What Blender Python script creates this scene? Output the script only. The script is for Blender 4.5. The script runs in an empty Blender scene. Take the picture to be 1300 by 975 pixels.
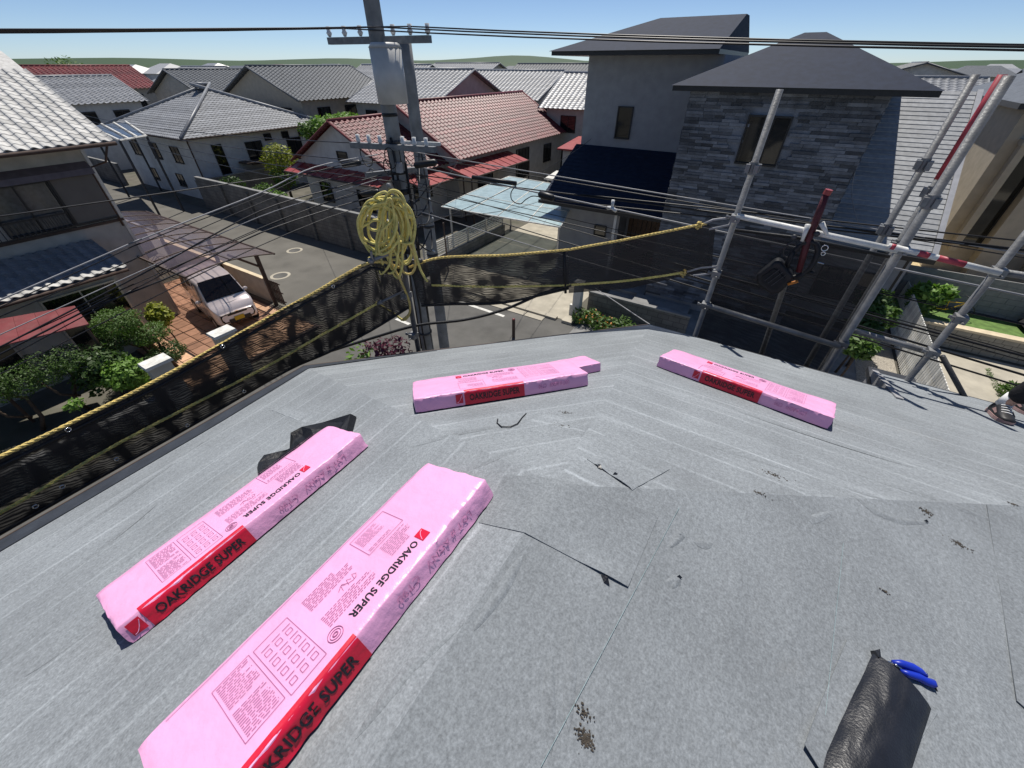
import bpy, math, random
from mathutils import Vector, Matrix, noise
random.seed(7)
R = math.radians
scene = bpy.context.scene
col = scene.collection

# ------------------------------------------------------------------ camera, sky, sun, exposure
CAM = Vector((0, 0, 8.0)); F_PX = 499.8; PITCH = 39.06; YAW = 32.0
cam = bpy.data.cameras.new('camera'); cam.sensor_width = 36.0; cam.lens = 36.0 * F_PX / 1300.0
cam.clip_start = 0.05; cam.clip_end = 3000
cam_ob = bpy.data.objects.new('camera', cam); col.objects.link(cam_ob)
cam_ob.location = CAM; cam_ob.rotation_euler = (R(90 - PITCH), 0, R(YAW))
scene.camera = cam_ob

SUN_EL = 64.0; SUN_AZ = 30.0          # azimuth measured from +Y towards -X
world = bpy.data.worlds.new('World'); scene.world = world; world.use_nodes = True
nt = world.node_tree; bg = nt.nodes['Background']
sky = nt.nodes.new('ShaderNodeTexSky'); sky.sky_type = 'NISHITA'; sky.sun_disc = False
sky.sun_elevation = R(SUN_EL); sky.sun_rotation = R(-SUN_AZ); sky.air_density = 0.55; sky.dust_density = 0.15; sky.ozone_density = 4.0
nt.links.new(sky.outputs['Color'], bg.inputs['Color']); bg.inputs['Strength'].default_value = 0.10
sun = bpy.data.lights.new('sun', 'SUN'); sun.energy = 4.9; sun.angle = R(0.53); sun.color = (1.0, 0.95, 0.875)
sun_ob = bpy.data.objects.new('sun', sun); col.objects.link(sun_ob)
SV = Vector((-math.sin(R(SUN_AZ)) * math.cos(R(SUN_EL)), math.cos(R(SUN_AZ)) * math.cos(R(SUN_EL)), math.sin(R(SUN_EL))))
sun_ob.rotation_euler = (-SV).to_track_quat('-Z', 'Y').to_euler(); sun_ob.location = (0, 0, 40)
scene.view_settings.view_transform = 'Standard'; scene.view_settings.look = 'None'
scene.view_settings.exposure = 0.06; scene.view_settings.gamma = 1.0; scene.view_settings.use_curve_mapping = False

# ------------------------------------------------------------------ pixel directions -> points on surfaces
_t = R(PITCH); _y = R(YAW)
_fh = Vector((-math.sin(_y), math.cos(_y), 0)); RT = Vector((math.cos(_y), math.sin(_y), 0))
FW = _fh * math.cos(_t) + Vector((0, 0, -math.sin(_t))); UP = _fh * math.sin(_t) + Vector((0, 0, math.cos(_t)))
def ray(u, v): return RT * ((u - 650) / F_PX) - UP * ((v - 487.5) / F_PX) + FW
def on_plane(u, v, n, d):
    r = ray(u, v); return CAM + r * ((d - n.dot(CAM)) / n.dot(r))
def on_z(u, v, z): return on_plane(u, v, Vector((0, 0, 1)), z)
def on_x(u, v, x): return on_plane(u, v, Vector((1, 0, 0)), x)
def on_y(u, v, y): return on_plane(u, v, Vector((0, 1, 0)), y)
def on_v(u, v, P, Q):                       # vertical plane through two plan points
    n = Vector((Q[1] - P[1], -(Q[0] - P[0]), 0)).normalized()
    return on_plane(u, v, n, n.dot(Vector((P[0], P[1], 0))))
def plane3(p, q, r):
    n = (q - p).cross(r - p).normalized()
    if n.z < 0: n = -n
    return n, n.dot(p)
def drop(p, pl, off=0.0):                    # put plan point on a plane
    n, d = pl; return Vector((p[0], p[1], (d - n.x * p[0] - n.y * p[1]) / n.z + off))

# ------------------------------------------------------------------ materials
def lin(c):
    f = lambda x: x / 12.92 if x <= 0.04045 else ((x + 0.055) / 1.055) ** 2.4
    return (f(c[0] / 255), f(c[1] / 255), f(c[2] / 255), 1)
def M(name, c, rough=0.7, var=0.18, scale=6.0, bump=0.0, bscale=60.0, metal=0.0, spec=0.4, dirt=None, dscale=1.5, trans=0.0, coat=0.0):
    m = bpy.data.materials.new(name); m.use_nodes = True
    N = m.node_tree.nodes; L = m.node_tree.links; b = N['Principled BSDF']
    if len(c) == 3: c = (*c, 1)
    tc = N.new('ShaderNodeTexCoord')
    nz = N.new('ShaderNodeTexNoise'); nz.inputs['Scale'].default_value = scale; nz.inputs['Detail'].default_value = 6
    L.new(tc.outputs['Object'], nz.inputs['Vector'])
    mr = N.new('ShaderNodeMapRange'); mr.inputs[1].default_value = 0.3; mr.inputs[2].default_value = 0.7
    mr.inputs[3].default_value = 1 - var; mr.inputs[4].default_value = 1 + var
    L.new(nz.outputs['Fac'], mr.inputs[0])
    mx = N.new('ShaderNodeMix'); mx.data_type = 'RGBA'; mx.blend_type = 'MULTIPLY'; mx.inputs[0].default_value = 1
    mx.inputs[6].default_value = c; L.new(mr.outputs[0], mx.inputs[7])
    out = mx.outputs[2]
    if dirt:
        n2 = N.new('ShaderNodeTexNoise'); n2.inputs['Scale'].default_value = dscale; n2.inputs['Detail'].default_value = 8; n2.inputs['Roughness'].default_value = .7
        L.new(tc.outputs['Object'], n2.inputs['Vector'])
        r2 = N.new('ShaderNodeMapRange'); r2.inputs[1].default_value = 0.45; r2.inputs[2].default_value = 0.75; r2.inputs[4].default_value = dirt[1]
        L.new(n2.outputs['Fac'], r2.inputs[0])
        m2 = N.new('ShaderNodeMix'); m2.data_type = 'RGBA'; L.new(r2.outputs[0], m2.inputs[0]); L.new(out, m2.inputs[6]); m2.inputs[7].default_value = (*dirt[0][:3], 1)
        out = m2.outputs[2]
    L.new(out, b.inputs['Base Color'])
    b.inputs['Roughness'].default_value = rough; b.inputs['Metallic'].default_value = metal; b.inputs['Specular IOR Level'].default_value = spec
    b.inputs['Coat Weight'].default_value = coat
    if bump:
        n3 = N.new('ShaderNodeTexNoise'); n3.inputs['Scale'].default_value = bscale; n3.inputs['Detail'].default_value = 5
        L.new(tc.outputs['Object'], n3.inputs['Vector'])
        bp = N.new('ShaderNodeBump'); bp.inputs['Strength'].default_value = bump; bp.inputs['Distance'].default_value = 0.02
        L.new(n3.outputs['Fac'], bp.inputs['Height']); L.new(bp.outputs[0], b.inputs['Normal'])
    return m

def mat_membrane(name='membrane', st=1.0, base=(0.238, 0.258, 0.274, 1)):
    m = bpy.data.materials.new(name); m.use_nodes = True
    N = m.node_tree.nodes; L = m.node_tree.links; b = N['Principled BSDF']
    uv = N.new('ShaderNodeUVMap')
    def noise_n(scale, detail=6, sx=1, sy=1, rough=.6):
        mp = N.new('ShaderNodeMapping'); mp.inputs['Scale'].default_value = (sx, sy, 1); L.new(uv.outputs[0], mp.inputs[0])
        n = N.new('ShaderNodeTexNoise'); n.inputs['Scale'].default_value = scale; n.inputs['Detail'].default_value = detail; n.inputs['Roughness'].default_value = rough
        L.new(mp.outputs[0], n.inputs['Vector']); return n
    def rng(s, a, b_, c, d):
        r = N.new('ShaderNodeMapRange'); r.inputs[1].default_value = a; r.inputs[2].default_value = b_; r.inputs[3].default_value = c; r.inputs[4].default_value = d
        L.new(s, r.inputs[0]); return r.outputs[0]
    def mul(a, b_):
        k = N.new('ShaderNodeMath'); k.operation = 'MULTIPLY'; L.new(a, k.inputs[0]); L.new(b_, k.inputs[1]); return k.outputs[0]
    fibre = noise_n(150, 3); speck = noise_n(60, 2); big = noise_n(2.2, 5); streak = noise_n(1.0, 4, .55, 11, .5); streak2 = noise_n(1.0, 3, 1.2, 26, .5)
    f = mul(rng(fibre.outputs['Fac'], .3, .7, .78, 1.22), rng(speck.outputs['Fac'], .3, .7, .84, 1.16))
    f = mul(f, rng(big.outputs['Fac'], .3, .7, .84, 1.14))
    f = mul(f, rng(streak.outputs['Fac'], .5, .75, 1 - .04*st, 1 + .12*st))
    f = mul(f, rng(streak2.outputs['Fac'], .58, .74, 1 - .02*st, 1 + .14*st))
    sx = N.new('ShaderNodeSeparateXYZ'); L.new(uv.outputs[0], sx.inputs[0])
    wob = noise_n(1.6, 2, 1, .3); ad = N.new('ShaderNodeMath'); ad.operation = 'MULTIPLY_ADD'; L.new(wob.outputs['Fac'], ad.inputs[0]); ad.inputs[1].default_value = .03; L.new(sx.outputs['Y'], ad.inputs[2])
    dv = N.new('ShaderNodeMath'); dv.operation = 'DIVIDE'; L.new(ad.outputs[0], dv.inputs[0]); dv.inputs[1].default_value = .182
    fr = N.new('ShaderNodeMath'); fr.operation = 'FRACT'; L.new(dv.outputs[0], fr.inputs[0])
    pp = N.new('ShaderNodeMath'); pp.operation = 'PINGPONG'; L.new(fr.outputs[0], pp.inputs[0]); pp.inputs[1].default_value = .5
    ln_ = rng(pp.outputs[0], 0, .07, 1, 0); nb = noise_n(1.0, 4, 1.5, 5)
    ln_ = mul(ln_, rng(nb.outputs['Fac'], .30, .55, 0, 1))
    f = mul(f, rng(ln_, 0, 1, 1, 1 + .36 * st))
    mx = N.new('ShaderNodeMix'); mx.data_type = 'RGBA'; mx.blend_type = 'MULTIPLY'; mx.inputs[0].default_value = 1
    mx.inputs[6].default_value = base; L.new(f, mx.inputs[7])
    # earthy scuffs
    dn = noise_n(1.4, 9, 1, 1, .72)
    m2 = N.new('ShaderNodeMix'); m2.data_type = 'RGBA'; L.new(rng(dn.outputs['Fac'], .6, .8, 0, .35), m2.inputs[0]); L.new(mx.outputs[2], m2.inputs[6]); m2.inputs[7].default_value = (.26, .235, .2, 1)
    L.new(m2.outputs[2], b.inputs['Base Color'])
    b.inputs['Roughness'].default_value = .75; b.inputs['Specular IOR Level'].default_value = .25
    bp = N.new('ShaderNodeBump'); bp.inputs['Strength'].default_value = .35; bp.inputs['Distance'].default_value = .004
    L.new(fibre.outputs['Fac'], bp.inputs['Height']); L.new(bp.outputs[0], b.inputs['Normal'])
    return m

def mat_net(name, dens=.80, wav=.16, scale=20.0):
    m = bpy.data.materials.new(name); m.use_nodes = True
    N = m.node_tree.nodes; L = m.node_tree.links; b = N['Principled BSDF']; o = N['Material Output']
    b.inputs['Base Color'].default_value = (.020, .018, .018, 1); b.inputs['Roughness'].default_value = .6; b.inputs['Specular IOR Level'].default_value = .3
    uv = N.new('ShaderNodeUVMap')
    w = N.new('ShaderNodeTexWave'); w.inputs['Scale'].default_value = scale; w.inputs['Distortion'].default_value = 9; w.inputs['Detail'].default_value = 1.5; w.inputs['Detail Scale'].default_value = .9
    mp = N.new('ShaderNodeMapping'); mp.inputs['Scale'].default_value = (.35, 1, 1); mp.inputs['Rotation'].default_value = (0, 0, 1.1)
    L.new(uv.outputs[0], mp.inputs[0]); L.new(mp.outputs[0], w.inputs['Vector'])
    n = N.new('ShaderNodeTexNoise'); n.inputs['Scale'].default_value = 5; L.new(uv.outputs[0], n.inputs['Vector'])
    r0 = N.new('ShaderNodeMapRange'); r0.inputs[1].default_value = .42; r0.inputs[2].default_value = .62; L.new(n.outputs['Fac'], r0.inputs[0])
    k = N.new('ShaderNodeMath'); k.operation = 'MULTIPLY'; L.new(w.outputs['Fac'], k.inputs[0]); L.new(r0.outputs[0], k.inputs[1])
    r = N.new('ShaderNodeMapRange'); r.inputs[3].default_value = dens + .04; r.inputs[4].default_value = dens - wav; L.new(k.outputs[0], r.inputs[0])
    tr = N.new('ShaderNodeBsdfTransparent'); mx = N.new('ShaderNodeMixShader')
    L.new(r.outputs[0], mx.inputs[0]); L.new(tr.outputs[0], mx.inputs[1]); L.new(b.outputs[0], mx.inputs[2]); L.new(mx.outputs[0], o.inputs['Surface'])
    return m

def mat_sheet(name, c, alpha=.6, rough=.25):        # translucent plastic panels
    m = M(name, c, rough, .15, 3); N = m.node_tree.nodes; L = m.node_tree.links; o = N['Material Output']; b = N['Principled BSDF']
    tr = N.new('ShaderNodeBsdfTransparent'); mxc = max(c[:3]); tr.inputs[0].default_value = (*[.95 * (x / mxc) ** .4 for x in c[:3]], 1)
    mx = N.new('ShaderNodeMixShader'); mx.inputs[0].default_value = alpha
    L.new(tr.outputs[0], mx.inputs[1]); L.new(b.outputs[0], mx.inputs[2]); L.new(mx.outputs[0], o.inputs['Surface']); return m

def mat_leaf(name, c, var=.35):
    m = M(name, c, .55, var, 9); b = m.node_tree.nodes['Principled BSDF']; N = m.node_tree.nodes; L = m.node_tree.links; o = N['Material Output']
    t = N.new('ShaderNodeBsdfTranslucent'); t.inputs[0].default_value = (c[0] * 1.1, c[1] * 1.3, c[2] * .6, 1)
    mx = N.new('ShaderNodeMixShader'); mx.inputs[0].default_value = .25
    L.new(b.outputs[0], mx.inputs[1]); L.new(t.outputs[0], mx.inputs[2]); L.new(mx.outputs[0], o.inputs['Surface']); return m

def mat_block(name, c, bw=.4, bh=.2, mortar=.012):
    m = bpy.data.materials.new(name); m.use_nodes = True
    N = m.node_tree.nodes; L = m.node_tree.links; b = N['Principled BSDF']
    uv = N.new('ShaderNodeUVMap'); br = N.new('ShaderNodeTexBrick'); L.new(uv.outputs[0], br.inputs['Vector'])
    br.inputs['Scale'].default_value = 1; br.inputs['Brick Width'].default_value = bw; br.inputs['Row Height'].default_value = bh; br.inputs['Mortar Size'].default_value = mortar
    br.inputs['Color1'].default_value = (*c, 1); br.inputs['Color2'].default_value = (c[0] * .8, c[1] * .8, c[2] * .8, 1); br.inputs['Mortar'].default_value = (c[0] * .5, c[1] * .5, c[2] * .5, 1)
    n = N.new('ShaderNodeTexNoise'); n.inputs['Scale'].default_value = 1.3; n.inputs['Detail'].default_value = 8; L.new(uv.outputs[0], n.inputs['Vector'])
    r = N.new('ShaderNodeMapRange'); r.inputs[1].default_value = .3; r.inputs[2].default_value = .7; r.inputs[3].default_value = .6; r.inputs[4].default_value = 1.2; L.new(n.outputs['Fac'], r.inputs[0])
    mx = N.new('ShaderNodeMix'); mx.data_type = 'RGBA'; mx.blend_type = 'MULTIPLY'; mx.inputs[0].default_value = 1; L.new(br.outputs['Color'], mx.inputs[6]); L.new(r.outputs[0], mx.inputs[7])
    L.new(mx.outputs[2], b.inputs['Base Color']); b.inputs['Roughness'].default_value = .9
    bp = N.new('ShaderNodeBump'); bp.inputs['Strength'].default_value = .5; bp.inputs['Distance'].default_value = .01; bp.invert = True
    L.new(br.outputs['Fac'], bp.inputs['Height']); L.new(bp.outputs[0], b.inputs['Normal']); return m

MT = {}
def mk(k, *a, **kw): MT[k] = M(k, *a, **kw)
MT['membrane'] = mat_membrane(); MT['membrane_plain'] = mat_membrane('membrane_plain', .12, (.212, .230, .244, 1))  # plain: fainter streaks, base darkened for the slope turned from the sun
MT['net'] = mat_net('net', .87, .10, 16); MT['net_open'] = mat_net('net_open', .95, .42, 22.0); MT['net_dense'] = mat_net('net_dense', .955, .30, 18); MT['net_right'] = mat_net('net_right', .75, .06, 10)
mk('strip_dark', (.035, .042, .055), .6, .25, 8, .2, 80)  # dark navy of the strip along the eave
mk('hem', (.012, .012, .013), .5, .2, 40, .3, 300)
mk('pink', (.81, .39, .63), .36, .05, 7, .5, 11, spec=.5)
mk('red', (.62, .012, .045), .35, .1, 8, .08, 30)
mk('ink', (.015, .012, .02), .5, .05)
mk('ink_pale', (.56, .23, .42), .5, .05)
mk('ink_soft', (.42, .15, .31), .5, .1)
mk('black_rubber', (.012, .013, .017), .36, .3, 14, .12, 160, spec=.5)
mk('black_cloth', (.006, .0065, .009), .55, .2, 10, .3, 40)
mk('blue_grip', (.012, .035, .42), .35, .15, 20)
mk('steel', (.20, .205, .21), .5, .2, 14, .12, 70, metal=.35, dirt=((.16, .15, .14), .5), dscale=6)
mk('steel_dark', (.05, .052, .058), .5, .2, 12, .15, 60, metal=.3, dirt=((.05, .05, .05), .6), dscale=8)
mk('pipe_white', (.66, .66, .63), .4, .12, 14, .08, 60, dirt=((.3, .28, .25), .35), dscale=9)
mk('pipe_red', (.40, .05, .07), .45, .2, 18)
mk('dark_red', (.07, .010, .016), .55, .25, 20, .2, 120)
mk('rope_y', (.74, .56, .18), .75, .2, 30, .6, 160, dirt=((.3, .27, .16), .5), dscale=14)
mk('rope_g', (.72, .62, .20), .7, .25, 18, .5, 160, dirt=((.40, .40, .10), .7), dscale=5)
mk('wire', (.012, .012, .014), .45, .2)
mk('wire_grey', (.30, .30, .31), .5, .2)
mk('concrete_pole', (.235, .24, .24), .85, .22, 5, .25, 60, dirt=((.1, .1, .1), .5), dscale=3)
mk('ins', (.72, .72, .70), .25, .05)
mk('asphalt', (.105, .102, .095), .92, .22, 1.2, .35, 130, dirt=((.15, .145, .13), .7), dscale=.5)
mk('asphalt_pale', (.135, .128, .112), .92, .22, 1.0, .3, 130, dirt=((.09, .086, .076), .6), dscale=.5)
mk('ground', (.12, .11, .09), .95, .3, 1.0, .4, 30, dirt=((.06, .075, .04), .6), dscale=.7)
mk('concrete', (.42, .385, .31), .9, .15, 2.0, .2, 70, dirt=((.25, .23, .19), .5), dscale=1.2)
mk('concrete_grey', (.24, .24, .235), .9, .2, 2.0, .25, 60, dirt=((.12, .12, .11), .6), dscale=1.5)
mk('coping', (.62, .52, .36), .8, .15, 4, .15, 60)
mk('paint_white', (.68, .67, .62), .8, .2, 6, dirt=((.3, .29, .27), .6), dscale=8)
mk('stucco_white', (.58, .58, .56), .85, .10, 3, .25, 120, dirt=((.38, .37, .35), .5), dscale=.8)
mk('stucco_cream', (.46, .44, .39), .88, .12, 3, .25, 120, dirt=((.3, .28, .24), .5), dscale=.9)
mk('stucco_beige', (.43, .38, .30), .85, .10, 3, .2, 120)
mk('stucco_grey', (.30, .30, .31), .85, .10, 3, .2, 140)
mk('shutter', (.135, .125, .11), .55, .08, 3)
mk('frame_dark', (.022, .021, .022), .4, .15)
mk('frame_alu', (.5, .5, .5), .35, .1, metal=.6)
mk('glass', (.008, .010, .012), .05, .1, spec=.8)
mk('glass_curtain', (.055, .065, .075), .12, .35, 10, spec=.7)
mk('visor', (.13, .11, .12), .5, .2, 6)
mk('tile_silver', (.56, .55, .52), .42, .16, 9, .15, 60, spec=.5, dirt=((.34, .32, .28), .5), dscale=6)
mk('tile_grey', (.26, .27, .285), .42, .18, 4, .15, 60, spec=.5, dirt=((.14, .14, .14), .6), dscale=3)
mk('tile_dark', (.10, .11, .122), .5, .25, 4, .15, 60)
mk('tile_red', (.165, .034, .036), .5, .3, 2.5, .15, 50, dirt=((.11, .035, .04), .7), dscale=2)
mk('metal_red', (.32, .055, .055), .42, .15, 3, dirt=((.3, .12, .1), .5), dscale=3)
mk('metal_maroon', (.20, .045, .05), .5, .2, 3, dirt=((.25, .12, .11), .5), dscale=2.5)
mk('navy', (.016, .024, .046), .7, .18, 5, .1, 60, spec=.15)
mk('slate', (.30, .31, .32), .55, .18, 7, .15, 70)
mk('stone', (.115, .125, .145), .75, .42, 2.2, .6, 26, spec=.35)
mk('wood_dark', (.10, .055, .03), .6, .3, 9)
mk('brown', (.07, .045, .035), .6, .2)
mk('terracotta', (.56, .34, .21), .8, .2, 4, .2, 60, dirt=((.36, .21, .13), .5), dscale=2)
mk('car_white', (.80, .78, .75), .22, .04, 4, coat=.6, spec=.5)
mk('car_black', (.012, .012, .013), .45, .1)
mk('lamp_glass', (.55, .57, .6), .08, .15, 30, spec=.9)
mk('plate_yellow', (.55, .38, .02), .5, .05)
mk('chrome', (.7, .7, .7), .15, .05, metal=1)
mk('bark', (.085, .06, .042), .9, .3, 12, .6, 30)
mk('grass', (.11, .19, .045), .85, .3, 5, .5, 90)
mk('gravel', (.33, .30, .25), .9, .4, 28, .8, 40)
mk('gravel_ochre', (.52, .42, .24), .9, .35, 25, .8, 40)
mk('yellow', (.75, .48, .02), .35, .1)
mk('skin', (.55, .33, .24), .5, .06)
mk('trouser', (.012, .012, .014), .8, .2, 20, .3, 60)
mk('shirt', (.05, .06, .075), .85, .2, 20, .3, 60)
mk('shoe', (.02, .02, .022), .5, .2)
mk('shoe_sole', (.42, .27, .25), .6, .1)
mk('sock', (.75, .75, .74), .8, .1)
mk('hair', (.012, .01, .01), .6, .2)
mk('mud', (.055, .046, .036), .95, .4, 30, .6, 90)
mk('chalk', (.27, .36, .37), .9, .2, 30)
mk('shed_grey', (.50, .50, .49), .5, .08)
mk('slat_fence', (.78, .77, .72), .6, .18, 4, dirt=((.2, .2, .19), .5), dscale=3)
mk('flower_red', (.30, .02, .06), .6, .3); mk('flower_orange', (.5, .17, .02), .6, .3)
MT['carport_brown'] = mat_sheet('carport_brown', (.12, .088, .09), .50, .2)
MT['carport_blue'] = mat_sheet('carport_blue', (.40, .53, .56), .80, .25)
MT['carport_dark'] = mat_sheet('carport_dark', (.05, .055, .065), .9, .15)
MT['leaf_dark'] = mat_leaf('leaf_dark', (.050, .095, .022)); MT['leaf_mid'] = mat_leaf('leaf_mid', (.085, .155, .030)); MT['leaf_light'] = mat_leaf('leaf_light', (.15, .27, .045))
MT['leaf_yellow'] = mat_leaf('leaf_yellow', (.24, .26, .03)); MT['leaf_purple'] = mat_leaf('leaf_purple', (.12, .025, .05))
MT['block'] = mat_block('block', (.25, .24, .225)); MT['block_dark'] = mat_block('block_dark', (.19, .18, .165)); MT['block_pale'] = mat_block('block_pale', (.36, .335, .28))

# ------------------------------------------------------------------ mesh building
class MB:
    def __init__(s, mtx=None): s.v = []; s.f = []; s.uv = {}; s.m = mtx
    def vert(s, p):
        p = Vector(p)
        if s.m is not None: p = s.m @ p
        s.v.append(p); return len(s.v) - 1
    def face(s, pts, uvs=None):
        i = [s.vert(p) for p in pts]; s.f.append(i)
        if uvs: s.uv[len(s.f) - 1] = uvs
        return s
    def box(s, a, b):
        x0, y0, z0 = a; x1, y1, z1 = b
        c = [(x0,y0,z0),(x1,y0,z0),(x1,y1,z0),(x0,y1,z0),(x0,y0,z1),(x1,y0,z1),(x1,y1,z1),(x0,y1,z1)]
        i = [s.vert(p) for p in c]
        dx, dy, dz = abs(x1-x0), abs(y1-y0), abs(z1-z0)
        for q, (w, h) in (((3,2,1,0),(dx,dy)), ((4,5,6,7),(dx,dy)), ((0,1,5,4),(dx,dz)), ((1,2,6,5),(dy,dz)), ((2,3,7,6),(dx,dz)), ((3,0,4,7),(dy,dz))):
            s.f.append([i[k] for k in q]); s.uv[len(s.f)-1] = [(0,0),(w,0),(w,h),(0,h)]
        return s
    def hexa(s, bot, top):
        n = len(bot); i = [s.vert(p) for p in bot]; j = [s.vert(p) for p in top]
        s.f.append(i[::-1]); s.f.append(j)
        for k in range(n): s.f.append([i[k], i[(k+1) % n], j[(k+1) % n], j[k]])
        return s
    def tube(s, pts, r, n=8, cap=True, closed=False):
        pts = [Vector(p) for p in pts]; rings = []; N = len(pts); prev = None
        for k, p in enumerate(pts):
            if closed: d = pts[(k+1) % N] - pts[k-1]
            else: d = (pts[min(k+1, N-1)] - pts[max(k-1, 0)])
            d = d.normalized() if d.length > 1e-9 else Vector((0,0,1))
            if prev is None:
                a = Vector((0,0,1)) if abs(d.z) < .9 else Vector((1,0,0)); x = d.cross(a).normalized()
            else:
                x = (prev - d * prev.dot(d)); x = x.normalized() if x.length > 1e-6 else d.orthogonal().normalized()
            prev = x; y = d.cross(x); rr = r[k] if isinstance(r, (list, tuple)) else r
            rings.append([s.vert(p + x * (rr * math.cos(2*math.pi*t/n)) + y * (rr * math.sin(2*math.pi*t/n))) for t in range(n)])
        for k in range(N if closed else N - 1):
            a, b = rings[k], rings[(k+1) % N]
            for t in range(n): s.f.append([a[t], a[(t+1) % n], b[(t+1) % n], b[t]])
        if cap and not closed: s.f.append(rings[0][::-1]); s.f.append(rings[-1])
        return s
    def ball(s, c, r, nu=10, nv=6):
        c = Vector(c); r = (r, r, r) if not isinstance(r, (tuple, list)) else r; rows = []
        for j in range(nv + 1):
            th = math.pi * j / nv
            rows.append([s.vert((c.x + r[0]*math.sin(th)*math.cos(2*math.pi*i/nu), c.y + r[1]*math.sin(th)*math.sin(2*math.pi*i/nu), c.z + r[2]*math.cos(th))) for i in range(nu)])
        for j in range(nv):
            for i in range(nu): s.f.append([rows[j+1][i], rows[j+1][(i+1) % nu], rows[j][(i+1) % nu], rows[j][i]])
        return s
    def grid(s, fn, nu, nv, uvfn=None, flip=False):
        idx = [[s.vert(fn(i / nu, j / nv)) for i in range(nu + 1)] for j in range(nv + 1)]
        for j in range(nv):
            for i in range(nu):
                q = [idx[j][i], idx[j][i+1], idx[j+1][i+1], idx[j+1][i]]; t = [(i, j), (i+1, j), (i+1, j+1), (i, j+1)]
                if flip: q.reverse(); t.reverse()
                s.f.append(q)
                if uvfn: s.uv[len(s.f)-1] = [uvfn(a / nu, b / nv) for a, b in t]
        return s
    def mesh(s, name, off=Vector((0,0,0)), smooth=False):
        me = bpy.data.meshes.new(name); me.from_pydata([tuple(p - off) for p in s.v], [], s.f)
        if s.uv:
            ul = me.uv_layers.new(name='UVMap')
            for p in me.polygons:
                u = s.uv.get(p.index)
                if u:
                    for k, li in enumerate(p.loop_indices): ul.data[li].uv = u[k]
        if smooth:
            me.polygons.foreach_set('use_smooth', [True] * len(me.polygons))
        me.update(); return me
    def build(s, name, mat, parent=None, smooth=False, label=None, kind=None):
        off = root_loc(parent); me = s.mesh(name, off, smooth); o = bpy.data.objects.new(name, me); col.objects.link(o)
        if mat: me.materials.append(MT[mat] if isinstance(mat, str) else mat)
        if parent: o.parent = parent
        if label: o['label'] = label
        if kind: o['kind'] = kind
        return o
def root_loc(p):
    v = Vector((0,0,0))
    while p: v = v + p.location; p = p.parent
    return v
def thing(name, label, cat, loc=(0,0,0), group=None):
    o = bpy.data.objects.new(name, None); col.objects.link(o); o.location = loc; o.empty_display_size = .1
    return tag(o, label, cat, group)
def tag(o, label, cat, group=None):
    o['label'] = label; o['category'] = cat
    if group: o['group'] = group
    return o
def struct(o): o['kind'] = 'structure'; return o
def inst(name, me, parent, mtx):
    o = bpy.data.objects.new(name, me); col.objects.link(o); o.parent = parent
    m = Matrix.Translation(-root_loc(parent)) @ mtx; o.matrix_basis = m; return o
def smooth_angle(o, a=40):
    o.data.polygons.foreach_set('use_smooth', [True] * len(o.data.polygons))
    try: o.data.set_sharp_from_angle(angle=R(a))
    except Exception: pass
    return o
def text_mesh(body, size, offset=.0, space=1.0):
    cu = bpy.data.curves.new('txt', 'FONT'); cu.body = body; cu.size = size; cu.offset = offset; cu.space_character = space; cu.resolution_u = 3
    o = bpy.data.objects.new('txt', cu); col.objects.link(o); bpy.context.view_layer.update()
    me = bpy.data.meshes.new_from_object(o.evaluated_get(bpy.context.evaluated_depsgraph_get()))
    vs = [Vector(v.co) for v in me.vertices]; fs = [list(p.vertices) for p in me.polygons]
    bpy.data.objects.remove(o); bpy.data.meshes.remove(me)
    x0 = min(v.x for v in vs); x1 = max(v.x for v in vs); y0 = min(v.y for v in vs)
    return [Vector((v.x - x0, v.y - y0, 0)) for v in vs], fs, x1 - x0
def jit(a): return random.uniform(-a, a)

# ================================================================== GROUND
def sheet(name, pts, z, mat, kind='structure', nsub=None):
    mb = MB(); mb.face([(p[0], p[1], z) for p in pts], [(p[0], p[1]) for p in pts]); o = mb.build(name, mat); o['kind'] = kind; return o
sheet('ground', [(-1500, -300), (900, -300), (900, 2200), (-1500, 2200)], 0, 'ground')
sheet('street', [(-12.6, -60), (-5.0, -60), (-5.0, 12.9), (-12.6, 12.9)], .006, 'asphalt')
sheet('side_street', [(-75, 7.75), (-12.6, 7.75), (-12.6, 13.6), (-75, 13.6)], .010, 'asphalt_pale')
sheet('forecourt', [(-13.1, 12.95), (-5.6, 12.95), (-5.6, 24.5), (-13.1, 24.5)], .012, 'concrete')
sheet('yard', [(-5.0, 5.2), (5.2, 5.2), (5.2, 18.0), (-5.0, 18.0)], .014, 'concrete_grey')
sheet('driveway', [(5.9, 5.0), (16, 5.0), (16, 18.3), (5.9, 18.3)], .018, 'concrete')
sheet('lawn', [(5.3, 18.72), (16, 18.72), (16, 20.2), (5.3, 20.2)], .78, 'grass')
sheet('side_yard', [(5.2, 20.6), (22, 20.6), (22, 32), (5.2, 32)], .02, 'gravel_ochre')
mb = MB(); mb.box((-5.62, 12.7, 0), (-5.2, 13.2, .12)); mb.box((-9.3, 12.72, 0), (-5.9, 12.94, .10)); struct(mb.build('kerb', 'concrete'))
mb = MB()
for i in range(5): mb.box((-10.6 + i * .86, 12.38, 0), (-9.78 + i * .86, 12.7, .03))
struct(mb.build('gutter_stones', 'concrete'))
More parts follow.
